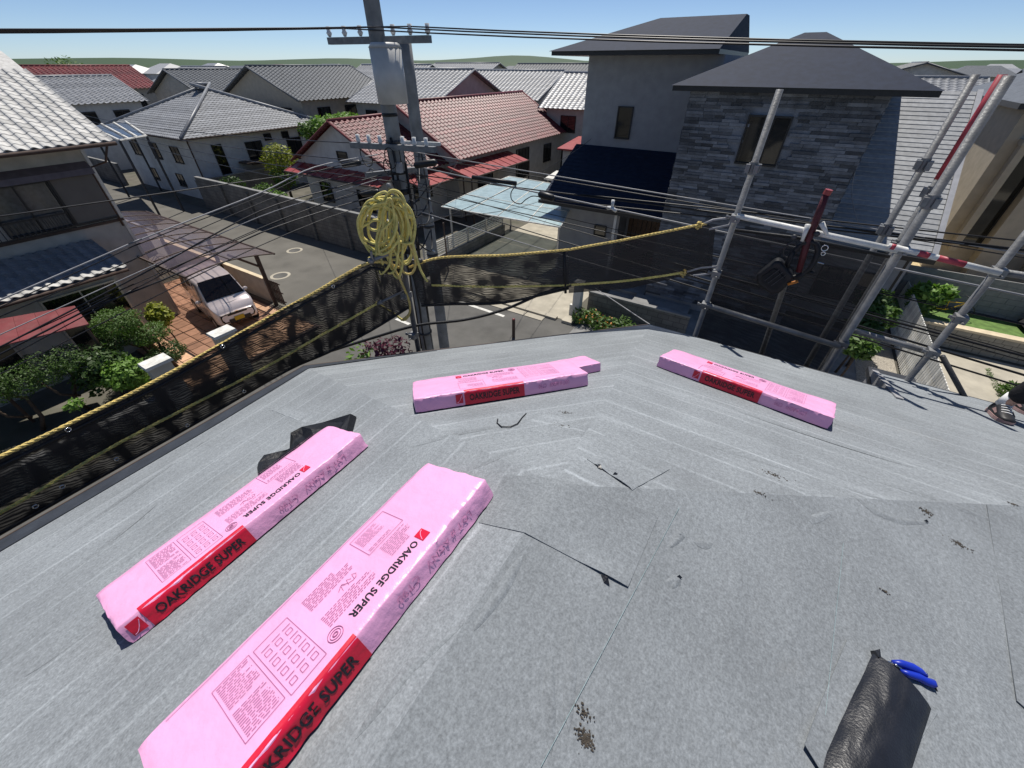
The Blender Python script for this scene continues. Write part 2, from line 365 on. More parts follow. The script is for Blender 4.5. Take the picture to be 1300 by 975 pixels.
# painted lines
def road_line(p, q, w, z=.016):
    p = Vector(p); q = Vector(q); d = (q - p).normalized(); n = Vector((-d.y, d.x)) * w / 2
    mb = MB(); mb.face([(p.x - n.x, p.y - n.y, z), (q.x - n.x, q.y - n.y, z), (q.x + n.x, q.y + n.y, z), (p.x + n.x, p.y + n.y, z)])
    o = mb.build('road_marking', 'paint_white'); struct(o); return o
for a, b in (((583, 383), (640, 402)), ((503, 405), (520, 412))):
    A = on_z(*a, 0); B = on_z(*b, 0); road_line(A.xy, B.xy, .15)
for i, (u, v, rr, lab) in enumerate(((356, 350, .46, 'round manhole cover in pale ring on the side street beside the carport'), (374, 318, .42, 'round manhole cover on the side street at the edge of the wall shadow'))):
    c = on_z(u, v, .01); t = thing('manhole_cover', lab, 'manhole', (c.x, c.y, .01))
    for nm, r0, r1, z, mt in (('ring', rr * .72, rr, .006, 'concrete'), ('lid', 0.001, rr * .7, .008, 'asphalt')):
        mb = MB(); n = 28
        for k in range(n):
            a0 = 2*math.pi*k/n; a1 = 2*math.pi*(k+1)/n
            mb.face([(c.x + r0*math.cos(a0), c.y + r0*math.sin(a0), .01+z), (c.x + r1*math.cos(a0), c.y + r1*math.sin(a0), .01+z), (c.x + r1*math.cos(a1), c.y + r1*math.sin(a1), .01+z), (c.x + r0*math.cos(a1), c.y + r0*math.sin(a1), .01+z)])
        mb.build(nm, mt, t)

# ================================================================== OUR HOUSE: roof under re-roofing
ZE = 6.03; XL = -2.89; YR = 3.55
APEX = CAM + ray(705, 615) * 1.4
L1 = Vector((XL, 1.335, ZE)); C1 = Vector((-.63, YR, ZE))
P_L = plane3(Vector((XL, -1, ZE)), L1, APEX); P_F = plane3(L1, C1, APEX); P_R = plane3(C1, Vector((1, YR, ZE)), APEX)
HIP = on_plane(1250, 640, *P_R); P_E = plane3(APEX, HIP, APEX + Vector((0, -1, 0)))
def zpl(pl, x, y): n, d = pl; return (d - n.x*x - n.y*y) / n.z
def zroof(x, y): return min(zpl(P_L, x, y), zpl(P_F, x, y), zpl(P_R, x, y), zpl(P_E, x, y))
k_ = (HIP.y - APEX.y) / (HIP.x - APEX.x); XE = APEX.x + (YR - APEX.y) / k_; E1 = Vector((XE, YR, zpl(P_R, XE, YR)))
house = thing('house', 'house being re-roofed, grey underlayment sheet over its hipped roof', 'house', (0, 0, 0))
YB = -6.0
def wrinkle(s, d):
    n1 = noise.noise(Vector((s * .7, d * 6.5, 1.3))); n2 = noise.noise(Vector((s * 2.1, d * 14, 7.7))); n3 = noise.noise(Vector((s * 1.3, d * 1.7, 3.1)))
    r = max(0, 1 - abs(noise.noise(Vector((s * .35, d * 4.2, 9.4)))) * 9)
    dd = (d / .182) % 1.0; dd = min(dd, 1 - dd)
    return .0022 * n1 + .0012 * n2 + .005 * n3 + .0025 * r * r + .0030 * math.exp(-(dd / .09) ** 2)
def face_sheet(a0, a1, b0, b1, nu, nv, seed, name='roof_membrane', mat='membrane'):
    """quad a0-a1 at the eave, b0-b1 at the top; uv = metres along the eave / up the slope"""
    a0, a1, b0, b1 = map(Vector, (a0, a1, b0, b1)); e = (a1 - a0).normalized(); nrm = e.cross((b0 + b1) / 2 - a0).normalized()
    if nrm.z < 0: nrm = -nrm
    upv = nrm.cross(e)
    if upv.z < 0: upv = -upv
    mb = MB()
    def P(u, v): return (a0.lerp(a1, u)).lerp(b0.lerp(b1, u), v)
    def uvf(u, v): p = P(u, v) - a0; return (p.dot(e) + seed, p.dot(upv) + seed)
    def fn(u, v):
        p = P(u, v); s, d = uvf(u, v); ed = min(1, min(u, 1-u) * 14) * min(1, min(v, 1-v) * 10)
        return p + nrm * (wrinkle(s, d) * ed)
    mb.grid(fn, nu, nv, uvf)
    o = mb.build(name, mat, house, True)
    if o.data.polygons[nu*nv//2].normal.z < 0: o.data.flip_normals()
    return o
RB = Vector((APEX.x, YB, APEX.z))
def ap_off(dx=0, dy=0): return APEX + Vector((dx, dy, 0))
face_sheet((XL, YB, ZE), L1, RB, APEX, 170, 160, 0)
face_sheet(L1, C1, APEX, APEX, 90, 130, 20)
face_sheet(C1, E1, APEX, APEX, 110, 160, 40)
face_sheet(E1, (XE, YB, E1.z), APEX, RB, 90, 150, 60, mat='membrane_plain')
# lower roof strip past the jog in the right eave
XJ = 1.29; YJ = 4.08
face_sheet(drop((XJ, YJ), P_R), drop((5.2, YJ), P_R), drop((XJ, YR + .001), P_R), drop((5.2, YR + .001), P_R), 60, 10, 80)
mb = MB(); mb.hexa([drop((XJ - .05, 3.36), P_R, -.16), drop((XJ - .004, 3.36), P_R, -.16), drop((XJ - .004, YJ + .02), P_R, -.16), drop((XJ - .05, YJ + .02), P_R, -.16)],
                   [drop((XJ - .05, 3.36), P_R, .012), drop((XJ - .004, 3.36), P_R, .012), drop((XJ - .004, YJ + .02), P_R, .012), drop((XJ - .05, YJ + .02), P_R, .012)])
mb.build('verge_trim', 'stucco_grey', house)
# edges: metal drip strip, gutter, soffit, wall
def strip_along(pts, prof, name, mat):
    """sweep a (out, z) profile outside an eave polyline (plan points, outward = left of travel)"""
    mb = MB(); pts = [Vector((p[0], p[1], p[2])) for p in pts]; rows = []
    for i, p in enumerate(pts):
        d0 = (pts[i] - pts[i-1]).xy.normalized() if i else None; d1 = (pts[i+1] - pts[i]).xy.normalized() if i < len(pts)-1 else None
        n0 = Vector((-d0.y, d0.x)) if d0 else None; n1 = Vector((-d1.y, d1.x)) if d1 else None
        n = n0 or n1
        if n0 and n1: n = (n0 + n1); n = n / n.dot(n0) if abs(n.dot(n0)) > .1 else n0
        rows.append([mb.vert((p.x + n.x * o, p.y + n.y * o, p.z + z)) for o, z in prof])
    m = len(prof)
    for i in range(len(rows) - 1):
        for j in range(m - 1): mb.f.append([rows[i][j], rows[i+1][j], rows[i+1][j+1], rows[i][j+1]])
    return mb.build(name, mat, house)
eave = [(XL, YB, ZE), L1, C1, (XJ - .05, YR, ZE)]
strip_along(eave, [(-.02, .004), (.018, -.004), (.02, -.05), (.008, -.052)], 'drip_edge', 'steel_dark')
strip_along(eave, [(.0, -.06), (-.005, -.2), (-.5, -.2)], 'fascia', 'brown')
g = [(.015, -.075), (.02, -.13), (.05, -.155), (.09, -.155), (.12, -.13), (.125, -.07), (.118, -.07), (.112, -.125), (.085, -.147), (.055, -.147), (.03, -.125), (.025, -.075)]
strip_along([(XL, YB, ZE), L1, C1, (XJ - .06, YR, ZE)], g, 'gutter', 'brown')
eave2 = [drop((XJ - .04, YJ), P_R), drop((5.2, YJ), P_R)]
strip_along(eave2, [(-.02, .004), (.018, -.004), (.02, -.05), (.008, -.052)], 'drip_edge', 'steel_dark')
strip_along(eave2, [(0, -.055), (0, -.2), (-.8, -.2)], 'fascia', 'brown')
mb = MB(); mb.hexa([(XL + .5, YB + .4, 0), (XE - .5, YB + .4, 0), (XE - .5, YR - .5, 0), (-.43, YR - .5, 0), (XL + .5, 1.13, 0)], [(XL + .5, YB + .4, ZE - .18), (XE - .5, YB + .4, ZE - .18), (XE - .5, YR - .5, ZE - .18), (-.43, YR - .5, ZE - .18), (XL + .5, 1.13, ZE - .18)])
mb.build('wall', 'stucco_cream', house)
mb = MB(); mb.box((XE - .48, 1.0, 0), (5.0, 3.6, 5.6)); mb.build('wall', 'stucco_cream', house)
strip_along([(XE, YR, ZE), (XE, YB, ZE)], [(-.02, .004), (.018, -.004), (.02, -.18), (-.5, -.18)], 'fascia', 'brown')

# dark strip along the street-side eave, narrowing past the corner
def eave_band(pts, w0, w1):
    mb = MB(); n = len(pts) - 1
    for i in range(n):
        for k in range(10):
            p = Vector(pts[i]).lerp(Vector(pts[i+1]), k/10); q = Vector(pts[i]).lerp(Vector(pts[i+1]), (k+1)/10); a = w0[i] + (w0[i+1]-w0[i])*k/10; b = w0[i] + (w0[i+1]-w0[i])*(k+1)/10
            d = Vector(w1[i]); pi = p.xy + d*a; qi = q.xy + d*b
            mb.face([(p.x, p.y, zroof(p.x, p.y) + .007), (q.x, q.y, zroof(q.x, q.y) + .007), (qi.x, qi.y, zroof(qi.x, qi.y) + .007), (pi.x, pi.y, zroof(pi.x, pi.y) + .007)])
    mb.build('eave_strip', 'strip_dark', house)
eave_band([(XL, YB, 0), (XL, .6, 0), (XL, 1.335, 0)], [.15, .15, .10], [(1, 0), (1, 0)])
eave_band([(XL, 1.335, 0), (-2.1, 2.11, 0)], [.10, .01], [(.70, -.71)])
# loose overlapping sheets on the roof
def roof_sheet(q, off=.004, name='membrane_patch', mat='membrane_plain', nu=18, nv=14, lift=None, seed=5.0, parent=house):
    q = [Vector((p.x, p.y)) for p in q]; mb = MB(); rows = []
    def plan(u, v): return q[0].lerp(q[1], u).lerp(q[3].lerp(q[2], u), v)
    def fn(u, v):
        p = plan(u, v); h = off + .0012 * noise.noise(Vector((p.x*9, p.y*9, seed)))
        if lift: h += lift(u, v)
        return (p.x, p.y, zroof(p.x, p.y) + h)
    def uvf(u, v): p = plan(u, v); return (p.x + seed, p.y + seed * .7)
    mb.grid(fn, nu, nv, uvf)
    per = [(i/nu, 0) for i in range(nu)] + [(1, j/nv) for j in range(nv)] + [(1 - i/nu, 1) for i in range(nu)] + [(0, 1 - j/nv) for j in range(nv)]
    for i in range(len(per)):
        a = fn(*per[i]); b = fn(*per[(i+1) % len(per)]); mb.face([a, b, (b[0], b[1], b[2] - .0028), (a[0], a[1], a[2] - .0028)], [uvf(*per[i])]*2 + [uvf(*per[i])]*2)
    return mb.build(name, mat, parent, True)
oL = lambda u, v: on_plane(u, v, *P_L); oE = lambda u, v: on_plane(u, v, *P_E); oR = lambda u, v: on_plane(u, v, *P_R); oF = lambda u, v: on_plane(u, v, *P_F)
roof_sheet([oL(608, 664), oE(797, 746), oE(836, 655), oF(640, 600)], .0035, lift=lambda u, v: .007 * max(0, 1 - v*7) * (max(0, math.sin(u*9)) * (u > .3)))
roof_sheet([oR(745, 583), oR(803, 622), oR(850, 596), oR(775, 545)], .0022, mat='membrane', lift=lambda u, v: .006 * max(0, 1 - v*6) * (.2 < u < .95) * abs(math.sin(u*6)), seed=9)
roof_sheet([oF(652, 545), oF(738, 556), oF(752, 532), oF(668, 524)], .0012, mat='membrane', seed=12)
roof_sheet([oE(1252, 641), oE(1290, 890), Vector((2.4, .5, 0)), Vector((2.4, 1.9, 0))], .004, seed=15)
roof_sheet([oE(1018, 947), oE(1075, 812), oE(1190, 905), oE(1090, 1060)], .004, lift=lambda u, v: .012 * max(0, 1 - u*3) * max(0, 1 - v * .9), seed=18)
roof_sheet([oL(345, 521), oL(388, 537), oL(400, 527), oL(357, 512)], .0012, mat='membrane', seed=22)
# wrinkles / pleats in the sheet
def pleat(pts, h=.006, w=.012, name='membrane_pleat'):
    P = [Vector((p.x, p.y)) for p in pts]; mb = MB(); fine = []
    for i in range(len(P) - 1):
        for k in range(6): fine.append(P[i].lerp(P[i+1], k / 6))
    fine.append(P[-1]); n = len(fine); rows = []
    for i, p in enumerate(fine):
        d = (fine[min(i+1, n-1)] - fine[max(i-1, 0)]).normalized(); nn = Vector((-d.y, d.x)); t = math.sin(math.pi * i / (n - 1)) ** .6
        row = []
        for o, hh in ((-1, .001), (-.35, .8), (0, 1), (.3, .55), (.55, .002)):
            q = p + nn * (o * w * t); row.append(mb.vert((q.x, q.y, zroof(q.x, q.y) + hh * h * t + .0008)))
        rows.append(row)
    for i in range(n - 1):
        for j in range(4):
            mb.f.append([rows[i][j], rows[i+1][j], rows[i+1][j+1], rows[i][j+1]]); mb.uv[len(mb.f)-1] = [(mb.v[q].x, mb.v[q].y) for q in mb.f[-1]]
    return mb.build(name, 'membrane_plain', house, True)
for pl, pts, h in ((oE, [(1082, 628), (1110, 648), (1140, 660), (1180, 664)], .008), (oE, [(858, 672), (866, 680), (850, 696)], .010), (oE, [(845, 740), (862, 733), (853, 748)], .010), (oE, [(880, 688), (905, 690)], .006),
                   (oR, [(1000, 628), (1035, 652), (1060, 645)], .006), (oL, [(665, 700), (640, 745), (600, 800)], .008), (oL, [(590, 790), (520, 850), (450, 940)], .007), (oL, [(150, 870), (300, 740)], .006), (oL, [(30, 860), (150, 770)], .006), (oL, [(20, 780), (200, 640)], .006), (oL, [(100, 640), (330, 500)], .006), (oL, [(60, 700), (260, 560)], .005),
                   (oR, [(900, 566), (1010, 600), (1121, 634)], .006), (oR, [(930, 520), (1060, 562), (1200, 606)], .006), (oR, [(1020, 525), (1130, 560), (1290, 612)], .006), (oR, [(1010, 500), (1180, 552)], .005), (oR, [(1080, 600), (1290, 664)], .005), (oF, [(430, 495), (600, 470), (760, 440)], .005), (oF, [(520, 560), (640, 540)], .006), (oF, [(600, 590), (690, 560)], .006), (oE, [(700, 830), (700, 960)], .006), (oE, [(730, 800), (722, 930)], .005)):
    pleat([pl(*p) for p in pts], h * .55, .022)
# chalk lines
def chalk(a, b, w=.0013):
    a = a.xy; b = b.xy; d = (b - a).normalized(); n = Vector((-d.y, d.x)) * w / 2; mb = MB(); k = 12
    for i in range(k):
        p = a.lerp(b, i/k); q = a.lerp(b, (i+.97)/k)
        mb.face([(x.x, x.y, zroof(x.x, x.y) + .0042) for x in (p - n, q - n, q + n, p + n)])
    mb.build('chalk_line', 'chalk', house)
chalk(oE(1070, 690), oE(1040, 975)); chalk(oE(862, 645), oE(686, 975))
# dirt smudges
def smudge(p, r, n, sx=1.0, seed=0):
    rnd = random.Random(seed); mb = MB()
    for i in range(n):
        a = rnd.uniform(0, 6.28); d = r * abs(rnd.gauss(0, .45)); x = p.x + d * math.cos(a) * sx; y = p.y + d * math.sin(a) / sx; s = rnd.uniform(.0008, .0038); k = 5
        pts = [(x + s * rnd.uniform(.5, 1.4) * math.cos(j*6.283/k), y + s * rnd.uniform(.4, 1.2) * math.sin(j*6.283/k)) for j in range(k)]
        z = zroof(x, y) + .0015 + abs(noise.noise(Vector((x*9, y*9, 1))))*.002
        mb.hexa([(q[0], q[1], z) for q in pts], [(x + (q[0]-x)*.6, y + (q[1]-y)*.6, z + s*.12) for q in pts])
    mb.build('dirt_smudge', 'mud', house, kind='stuff')
for i, (p, r, n) in enumerate(((oE(744, 938), .022, 34), (oE(742, 905), .02, 8), (oE(1216, 690), .026, 22), (oE(1176, 650), .022, 16), (oR(985, 590), .03, 22), (oR(982, 603), .04, 14), (oR(964, 626), .03, 7), (oE(1123, 751), .008, 6), (oF(712, 540), .03, 6), (oF(718, 524), .03, 6), (oR(1285, 640), .02, 8))):
    smudge(p, r * 1.15, n * 6, 1.2 + .25 * (i % 3), i)
# shade in the gaps under lifted sheets, painted as small black faces
def gap_patch(p, s, a):
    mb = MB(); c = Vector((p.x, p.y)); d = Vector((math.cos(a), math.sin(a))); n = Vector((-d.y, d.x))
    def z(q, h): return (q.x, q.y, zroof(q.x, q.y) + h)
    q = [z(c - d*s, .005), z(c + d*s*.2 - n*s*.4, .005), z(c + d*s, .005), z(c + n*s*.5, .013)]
    mb.face([q[0], q[1], q[3]]); mb.face([q[1], q[2], q[3]]); mb.build('gap_shade', 'black_rubber', house)
for p, s, a in ((oE(768, 737), .02, -.4), (oR(781, 603), .012, .9), (oR(760, 593), .018, -.5), (oE(862, 734), .010, .5), (oE(1175, 663), .010, .3)): gap_patch(p, s, a)

# wire offcut lying on the front slope
pts = []
for u, v in ((632, 533), (631, 538), (637, 543), (648, 543), (657, 539), (663, 531), (668, 526)): 
    p = oF(u, v); pts.append(Vector((p.x, p.y, zroof(p.x, p.y) + .006)))
mb = MB(); mb.tube(pts, .003, 6); tag(mb.build('wire_offcut', 'wire', None, True), 'small hooked black wire offcut lying in front of the stacked pink bundles', 'wire')

# ================================================================== SHINGLE BUNDLES
def bundle(label, org, xa, ya, na, W=.32, Hh=.076, L=1.0, red=(.065, .42), top='A', seed=0, prints=True, sag=0.0, slope=.0):
    mtx = Matrix.Identity(4)
    for i in range(3): mtx[i][0] = xa[i]; mtx[i][1] = ya[i]; mtx[i][2] = na[i]; mtx[i][3] = org[i]
    t = thing('shingle_bundle', label, 'shingle bundle', org, 'pink wrapped shingle bundles on the roof')
    def nz(x, y, s): return noise.noise(Vector((x, y, s + seed * 3.7)))
    def topz(x, y):
        e = min(x, L - x)
        return Hh * (1 - .05 * math.exp(-e / .012)) + .0040 * nz(x*4, y*5, 1) + .0022 * nz(x*11 + y*9, y*6, 4) * (1.4 if e < .2 else .45) - sag * math.exp(-(L - x) / .1)
    def bulge(x, y): return .004 * nz(x*4, 0, 8)
    nx = 110
    def section(x):
        e = min(x, L - x); pin = .006 * math.exp(-e / .02)
        P = []
        for z in (0.004, .2, .45, .7, .95):
            cr = .0035 * nz(x*34 + z*9, z*3, 2) * (1 if e < .3 else .35)
            P.append((pin + bulge(x, 0) * .5 + cr - slope * (1 - z), z * topz(x, 0)))
        P.append((.004 + pin, topz(x, 0) * .995))
        for k in range(1, 12): y = .008 + (W - .016) * k / 12; P.append((y, topz(x, y)))
        P.append((W - .008 - pin, topz(x, W)))
        for z in (.9, .6, .3, 0.004): P.append((W - pin + .003 * nz(x*25, z*4, 5), z * topz(x, W)))
        return P
    mb = MB(mtx); rows = []
    for i in range(nx + 1):
        x = L * i / nx; skew = .004 * nz(0, 0, i) if i in (0, nx) else 0
        rows.append([mb.vert((x + (.006 * nz(y*30, z*30, 6) if i in (0, nx) else 0), y, z + .003)) for y, z in section(x)])
    for i in range(nx):
        for j in range(len(rows[0]) - 1): mb.f.append([rows[i][j], rows[i+1][j], rows[i+1][j+1], rows[i][j+1]])
    for i, x in ((0, -.012), (nx, L + .012)):
        r = rows[i]; c = mb.vert((x, W * .5, Hh * .4)); 
        for j in range(len(r) - 1): mb.f.append([r[j], r[j+1], c] if i == 0 else [r[j+1], r[j], c])
    w = mb.build('wrapper', 'pink', t, True); smooth_angle(w, 50)
    # red label folded over the lower edge of the near side
    def side(x, z, o=.0030):                       # point on the y=0 side
        e = min(x, L - x); zz = z * topz(x, 0); cr = .0035 * nz(x*34 + z*9, z*3, 2) * (1 if e < .3 else .35)
        return (x, .006 * math.exp(-e / .02) + bulge(x, 0) * .5 + cr - o - slope * (1 - z), zz + .003)
    mb = MB(mtx); n = 40
    def lab(u, v):
        x = red[0] + (red[1] - red[0]) * u
        if v <= .72: return side(x, .02 + v / .72 * .9)
        y = .001 + (v - .72) / .28 * .012; return (x, y, topz(x, y) * (.965 + .05 * (v - .72) / .28) + .0046)
    mb.grid(lab, n, 12); mb.build('red_label', 'red', t, True)
    if prints:
        mb = MB(mtx)
        mb.grid(lambda u, v: side(red[0] - .048 + .038 * u, .2 + .65 * v), 4, 4); lg = mb.build('logo', 'red', t, True)
        mb = MB(mtx); a = [side(red[0] - .044 + .03 * k / 8, .28 + .45 * (k / 8) ** 2, .0042) for k in range(9)]; mb.tube(a, .0011, 5); mb.build('logo_stroke', 'pink', lg)
    # bold black name on the red label
    vs, fs, wd = text_mesh('OAKRIDGE SUPER', .052, .0011, 1.03); sc = (red[1] - red[0]) * .84 / wd; hgt = max(v.y for v in vs)
    mb = MB(mtx); x0 = red[0] + (red[1] - red[0]) * .08
    for v in vs: p = side(x0 + v.x * sc, .28 + v.y / hgt * .46, .0045); mb.vert(p)
    mb.f = fs; mb.build('lettering', 'ink', t)
    # top print; top == 'A' reads towards the near end, 'F' is the pack turned round
    def T(x, y):
        if top == 'F': x, y = L - x, W - y
        return (x, y, topz(x, y) + .0049)
    vs, fs, wd = text_mesh('OAKRIDGE SUPER', .05, .0010, 1.03); sc = .255 / wd; hgt = max(v.y for v in vs)
    mb = MB(mtx)
    for v in vs: mb.vert(T(.70 - v.x * sc, .072 - v.y / hgt * .026))
    mb.f = fs; mb.build('lettering', 'ink', t)
    mb = MB(mtx); mb.grid(lambda u, v: T(.745 - .034 * u, .082 - .042 * v), 4, 4); lg = mb.build('logo', 'red', t)
    mb = MB(mtx); mb.tube([Vector(T(.74 - .026 * k / 8, .076 - .03 * (k / 8) ** 2)) for k in range(9)], .0011, 5); mb.build('logo_stroke', 'pink', lg)
    if prints:
        def line(mb, x0, y0, x1, y1, w=.0012):
            d = Vector((x1 - x0, y1 - y0)); ln = d.length; d /= ln; nn = Vector((-d.y, d.x)) * w / 2; k = max(1, int(ln / .03))
            for i in range(k):
                p = Vector((x0, y0)) + d * (ln * i / k); q = Vector((x0, y0)) + d * (ln * (i + 1) / k)
                mb.face([T(*(p - nn)), T(*(q - nn)), T(*(q + nn)), T(*(p + nn))])
        rnd = random.Random(seed)
        fp = MB(mtx)
        def para(x0, x1, y0, y1, step=.0075, gap=.0035):          # lines of tiny print run along x
            y = y0
            while y < y1:
                x = x0
                end = x1 - (x1 - x0) * rnd.choice((0, 0, .05, .3))
                while x < end:
                    w = rnd.uniform(.006, .02); line(fp, x, y, min(end, x + w), y, .0021); x += w + gap
                y += step
        def rect(x0, x1, y0, y1):
            for a in ((x0, y0, x1, y0), (x1, y0, x1, y1), (x1, y1, x0, y1), (x0, y1, x0, y0)): line(fp, *a, .0016)
        rect(.150, .245, .05, .255); para(.158, .238, .06, .15); para(.158, .238, .165, .25)
        rect(.256, .355, .04, .25)
        for i in range(4):
            for j in range(3): rect(.268 + j*.03, .285 + j*.03, .06 + i*.045, .075 + i*.045); line(fp, .266 + j*.03, .088 + i*.045, .29 + j*.03, .088 + i*.045, .002)
        para(.40, .565, .095, .145); para(.40, .55, .195, .25)
        fig = MB(mtx)
        pts = [Vector(T(.475 + .004*math.sin(k*1.3) + k*.009, .165 + .012*math.sin(k*.9))) for k in range(8)]; fig.tube(pts, .0008, 4)
        for k in range(3): fig.tube([Vector(T(.485 + k*.02, .155)), Vector(T(.49 + k*.02, .175)), Vector(T(.5 + k*.02, .165))], .0008, 4)
        n = 20
        fig.tube([Vector(T(.396 + .021*math.cos(k*6.283/n), .061 + .021*math.sin(k*6.283/n))) for k in range(n)], .0011, 4, closed=True)
        fig.tube([Vector(T(.396 + .015*math.cos(k*6.283/n), .061 + .013*math.sin(k*6.283/n))) for k in range(n)], .0009, 4, closed=True)
        fig.tube([Vector(T(.396 + .007*math.cos(k*6.283/n), .061 + .005*math.sin(k*6.283/n))) for k in range(n)], .0018, 4, closed=True)
        fig.build('printed_figure', 'ink_soft', t, kind='stuff')
        rect(.60, .745, .175, .285); para(.61, .735, .185, .2); para(.61, .70, .225, .275); para(.63, .74, .10, .165)
        line(fp, .06, .30, .93, .305, .0012)
        fp.build('fine_print', 'ink_soft', t, kind='stuff')
        vs, fs, wd = text_mesh('LOT # AGNV   CT90', .05, .0004, 1.1); sc = (L - .16 - red[1]) / wd * .8; hgt = max(v.y for v in vs)
        sd = MB(mtx)
        for v in vs: sd.vert(side(L - .12 - (wd - v.x) * 0 - v.x * sc, .70 - v.y / hgt * .34, .0036))
        sd.f = fs; sd.build('lot_print', 'ink_pale', t, kind='stuff')
    return t
def frame(pl, p0, p1, off=0, far=False, length=1.0):
    a = on_plane(*p0, *pl); b = on_plane(*p1, *pl); x = (b - a).normalized(); n = pl[0]; y = n.cross(x)
    a = b - x * length if far else (a + b) / 2 - x * length / 2
    return a + n * off, x, y, n
bundle('pink wrapped shingle bundle lying beside the crumpled black plastic', *frame(P_L, (172, 815), (466, 568), .004), W=.30, seed=1, slope=.012)
bundle('large pink shingle bundle alone on the slope between ridge and the other long bundle', *frame(P_L, (358, 973), (626, 630), .004, True), W=.318, seed=2, slope=.012)
o_, x_, y_, n_ = frame(P_F, (523, 526.7), (751, 490), .004)
xr = (x_ * .985 + y_ * .06).normalized()
bundle('pink shingle bundle with dark red label, on top of another at the chamfered corner', o_, x_, y_, n_, W=.33, Hh=.08, red=(.27, .61), top='F', seed=3)
p2 = on_plane(774, 477, *P_F); xx = (x_ * .97 + y_ * .10).normalized(); yy = n_.cross(xx)
bundle('pink shingle bundle mostly hidden, its end sticking out behind the labelled one', p2 + n_ * .004 - xx * .42 + yy * .10, xx, yy, n_, W=.22, Hh=.055, L=.42, red=(.05, .15), top='F', seed=4, prints=False)
bundle('narrow looking pink shingle bundle on the slope facing the scaffold', *frame(P_R, (833.6, 466), (1049, 546), .004), W=.30, red=(.29, .64), top='F', seed=5)

# crumpled black plastic
q = [(327, 595), (335, 585), (368, 572), (372, 556), (388, 543), (412, 537), (453, 530), (447, 552), (432, 566), (405, 585), (365, 602), (338, 612), (329, 611)]
P = [oL(*a) for a in q]; cx = sum((p for p in P), Vector()) / len(P)
mb = MB(); ring = []
for s in (1.0, .92, .75, .5, .25):
    row = []
    for k, p in enumerate(P):
        r = cx.lerp(p, s); h = (.006 if s > .95 else .03 + .018 * noise.noise(Vector((k * 1.7, s * 9, 2))) + .014 * math.sin(k * 2.1 + s * 8)) ; row.append(mb.vert((r.x, r.y, zroof(r.x, r.y) + max(.006, h))))
    ring.append(row)
n = len(P)
for a, b in zip(ring, ring[1:]):
    for k in range(n): mb.f.append([a[k], a[(k+1) % n], b[(k+1) % n], b[k]])
c = mb.vert((cx.x, cx.y, zroof(cx.x, cx.y) + .05))
for k in range(n): mb.f.append([ring[-1][k], ring[-1][(k+1) % n], c])
o = mb.build('plastic_bag', 'black_cloth', None, False); tag(o, 'crumpled black plastic bag tucked under a pink bundle', 'plastic bag')


# curled black membrane offcut and blue snips
a0 = oE(1107, 829); a1 = oE(1030, 992); b0 = oE(1177, 880); b1 = oE(1146, 1010)
ax = ((a1 - a0).xy.normalized()); ln = .62; ac = Vector((ax.y, -ax.x)); 
if ac.dot((b0 - a0).xy) < 0: ac = -ac
mb = MB(); wd = .165
def curl(u, v):
    t = -.75 + 1.22 * v; r = .130; c = a0.xy + ax * (ln * u + .026 * v * (1 - u)) + ac * (wd * .54 + r * math.sin(t))
    h = r * (math.cos(t) - math.cos(.76)) + .007 + .003 * noise.noise(Vector((u*9, v*7, 3)))
    return Vector((c.x, c.y, zroof(c.x, c.y) + h))
mb.grid(curl, 50, 24, lambda u, v: (u*.5, v*.2)); mb.grid(lambda u, v: curl(u, v) - Vector((0, 0, .004)), 50, 24, lambda u, v: (u*.5, v*.2), True)
t = thing('rubber_offcut', 'curled glossy black membrane offcut beside the blue snips', 'offcut', tuple(a0))
mb.build('curled_sheet', 'black_rubber', t, True)
p = curl(0.01, .03); mb = MB(); mb.hexa([p + Vector((.0, -.012, -.012)), p + Vector((.014, -.006, -.012)), p + Vector((.012, .014, -.012)), p + Vector((-.006, .012, -.012))], [p + Vector((.004, -.008, .01)), p + Vector((.012, -.002, .006)), p + Vector((.008, .018, .012)), p + Vector((-.002, .01, .004))]); mb.build('torn_corner', 'black_rubber', t)

def on_roof_pts(pts, pl, h): return [Vector((p.x, p.y, zroof(p.x, p.y) + h)) for p in (on_plane(u, v, *pl) for u, v in pts)]
t = thing('snips', 'blue handled snips lying by the curled black offcut', 'tool', tuple(oE(1160, 862)))
mb = MB(); mb.tube(on_roof_pts([(1131, 842), (1142, 844), (1156, 849), (1166, 854), (1174, 860)], P_E, .010), [.006, .011, .0125, .010, .005], 10); mb.build('grip', 'blue_grip', t, True)
mb = MB(); mb.tube(on_roof_pts([(1141, 853), (1150, 857), (1163, 861), (1172, 866), (1181, 869), (1185, 874)], P_E, .011), [.005, .010, .011, .011, .012, .006], 10); mb.build('grip', 'blue_grip', t, True)
mb = MB(); mb.tube(on_roof_pts([(1184, 873), (1188, 879)], P_E, .008), [.004, .0015], 6); mb.build('tip', 'frame_dark', t)
mb = MB(); mb.tube(on_roof_pts([(1124, 841), (1133, 844), (1143, 852)], P_E, .008), [.003, .004, .004], 6); mb.build('jaw', 'chrome', t)
for u, v in ((1134, 846), (1172, 857)):
    p = on_roof_pts([(u, v)], P_E, .014)[0]; mb = MB(); mb.ball(p, (.004, .004, .003), 8, 4); mb.build('rivet', 'chrome', t)

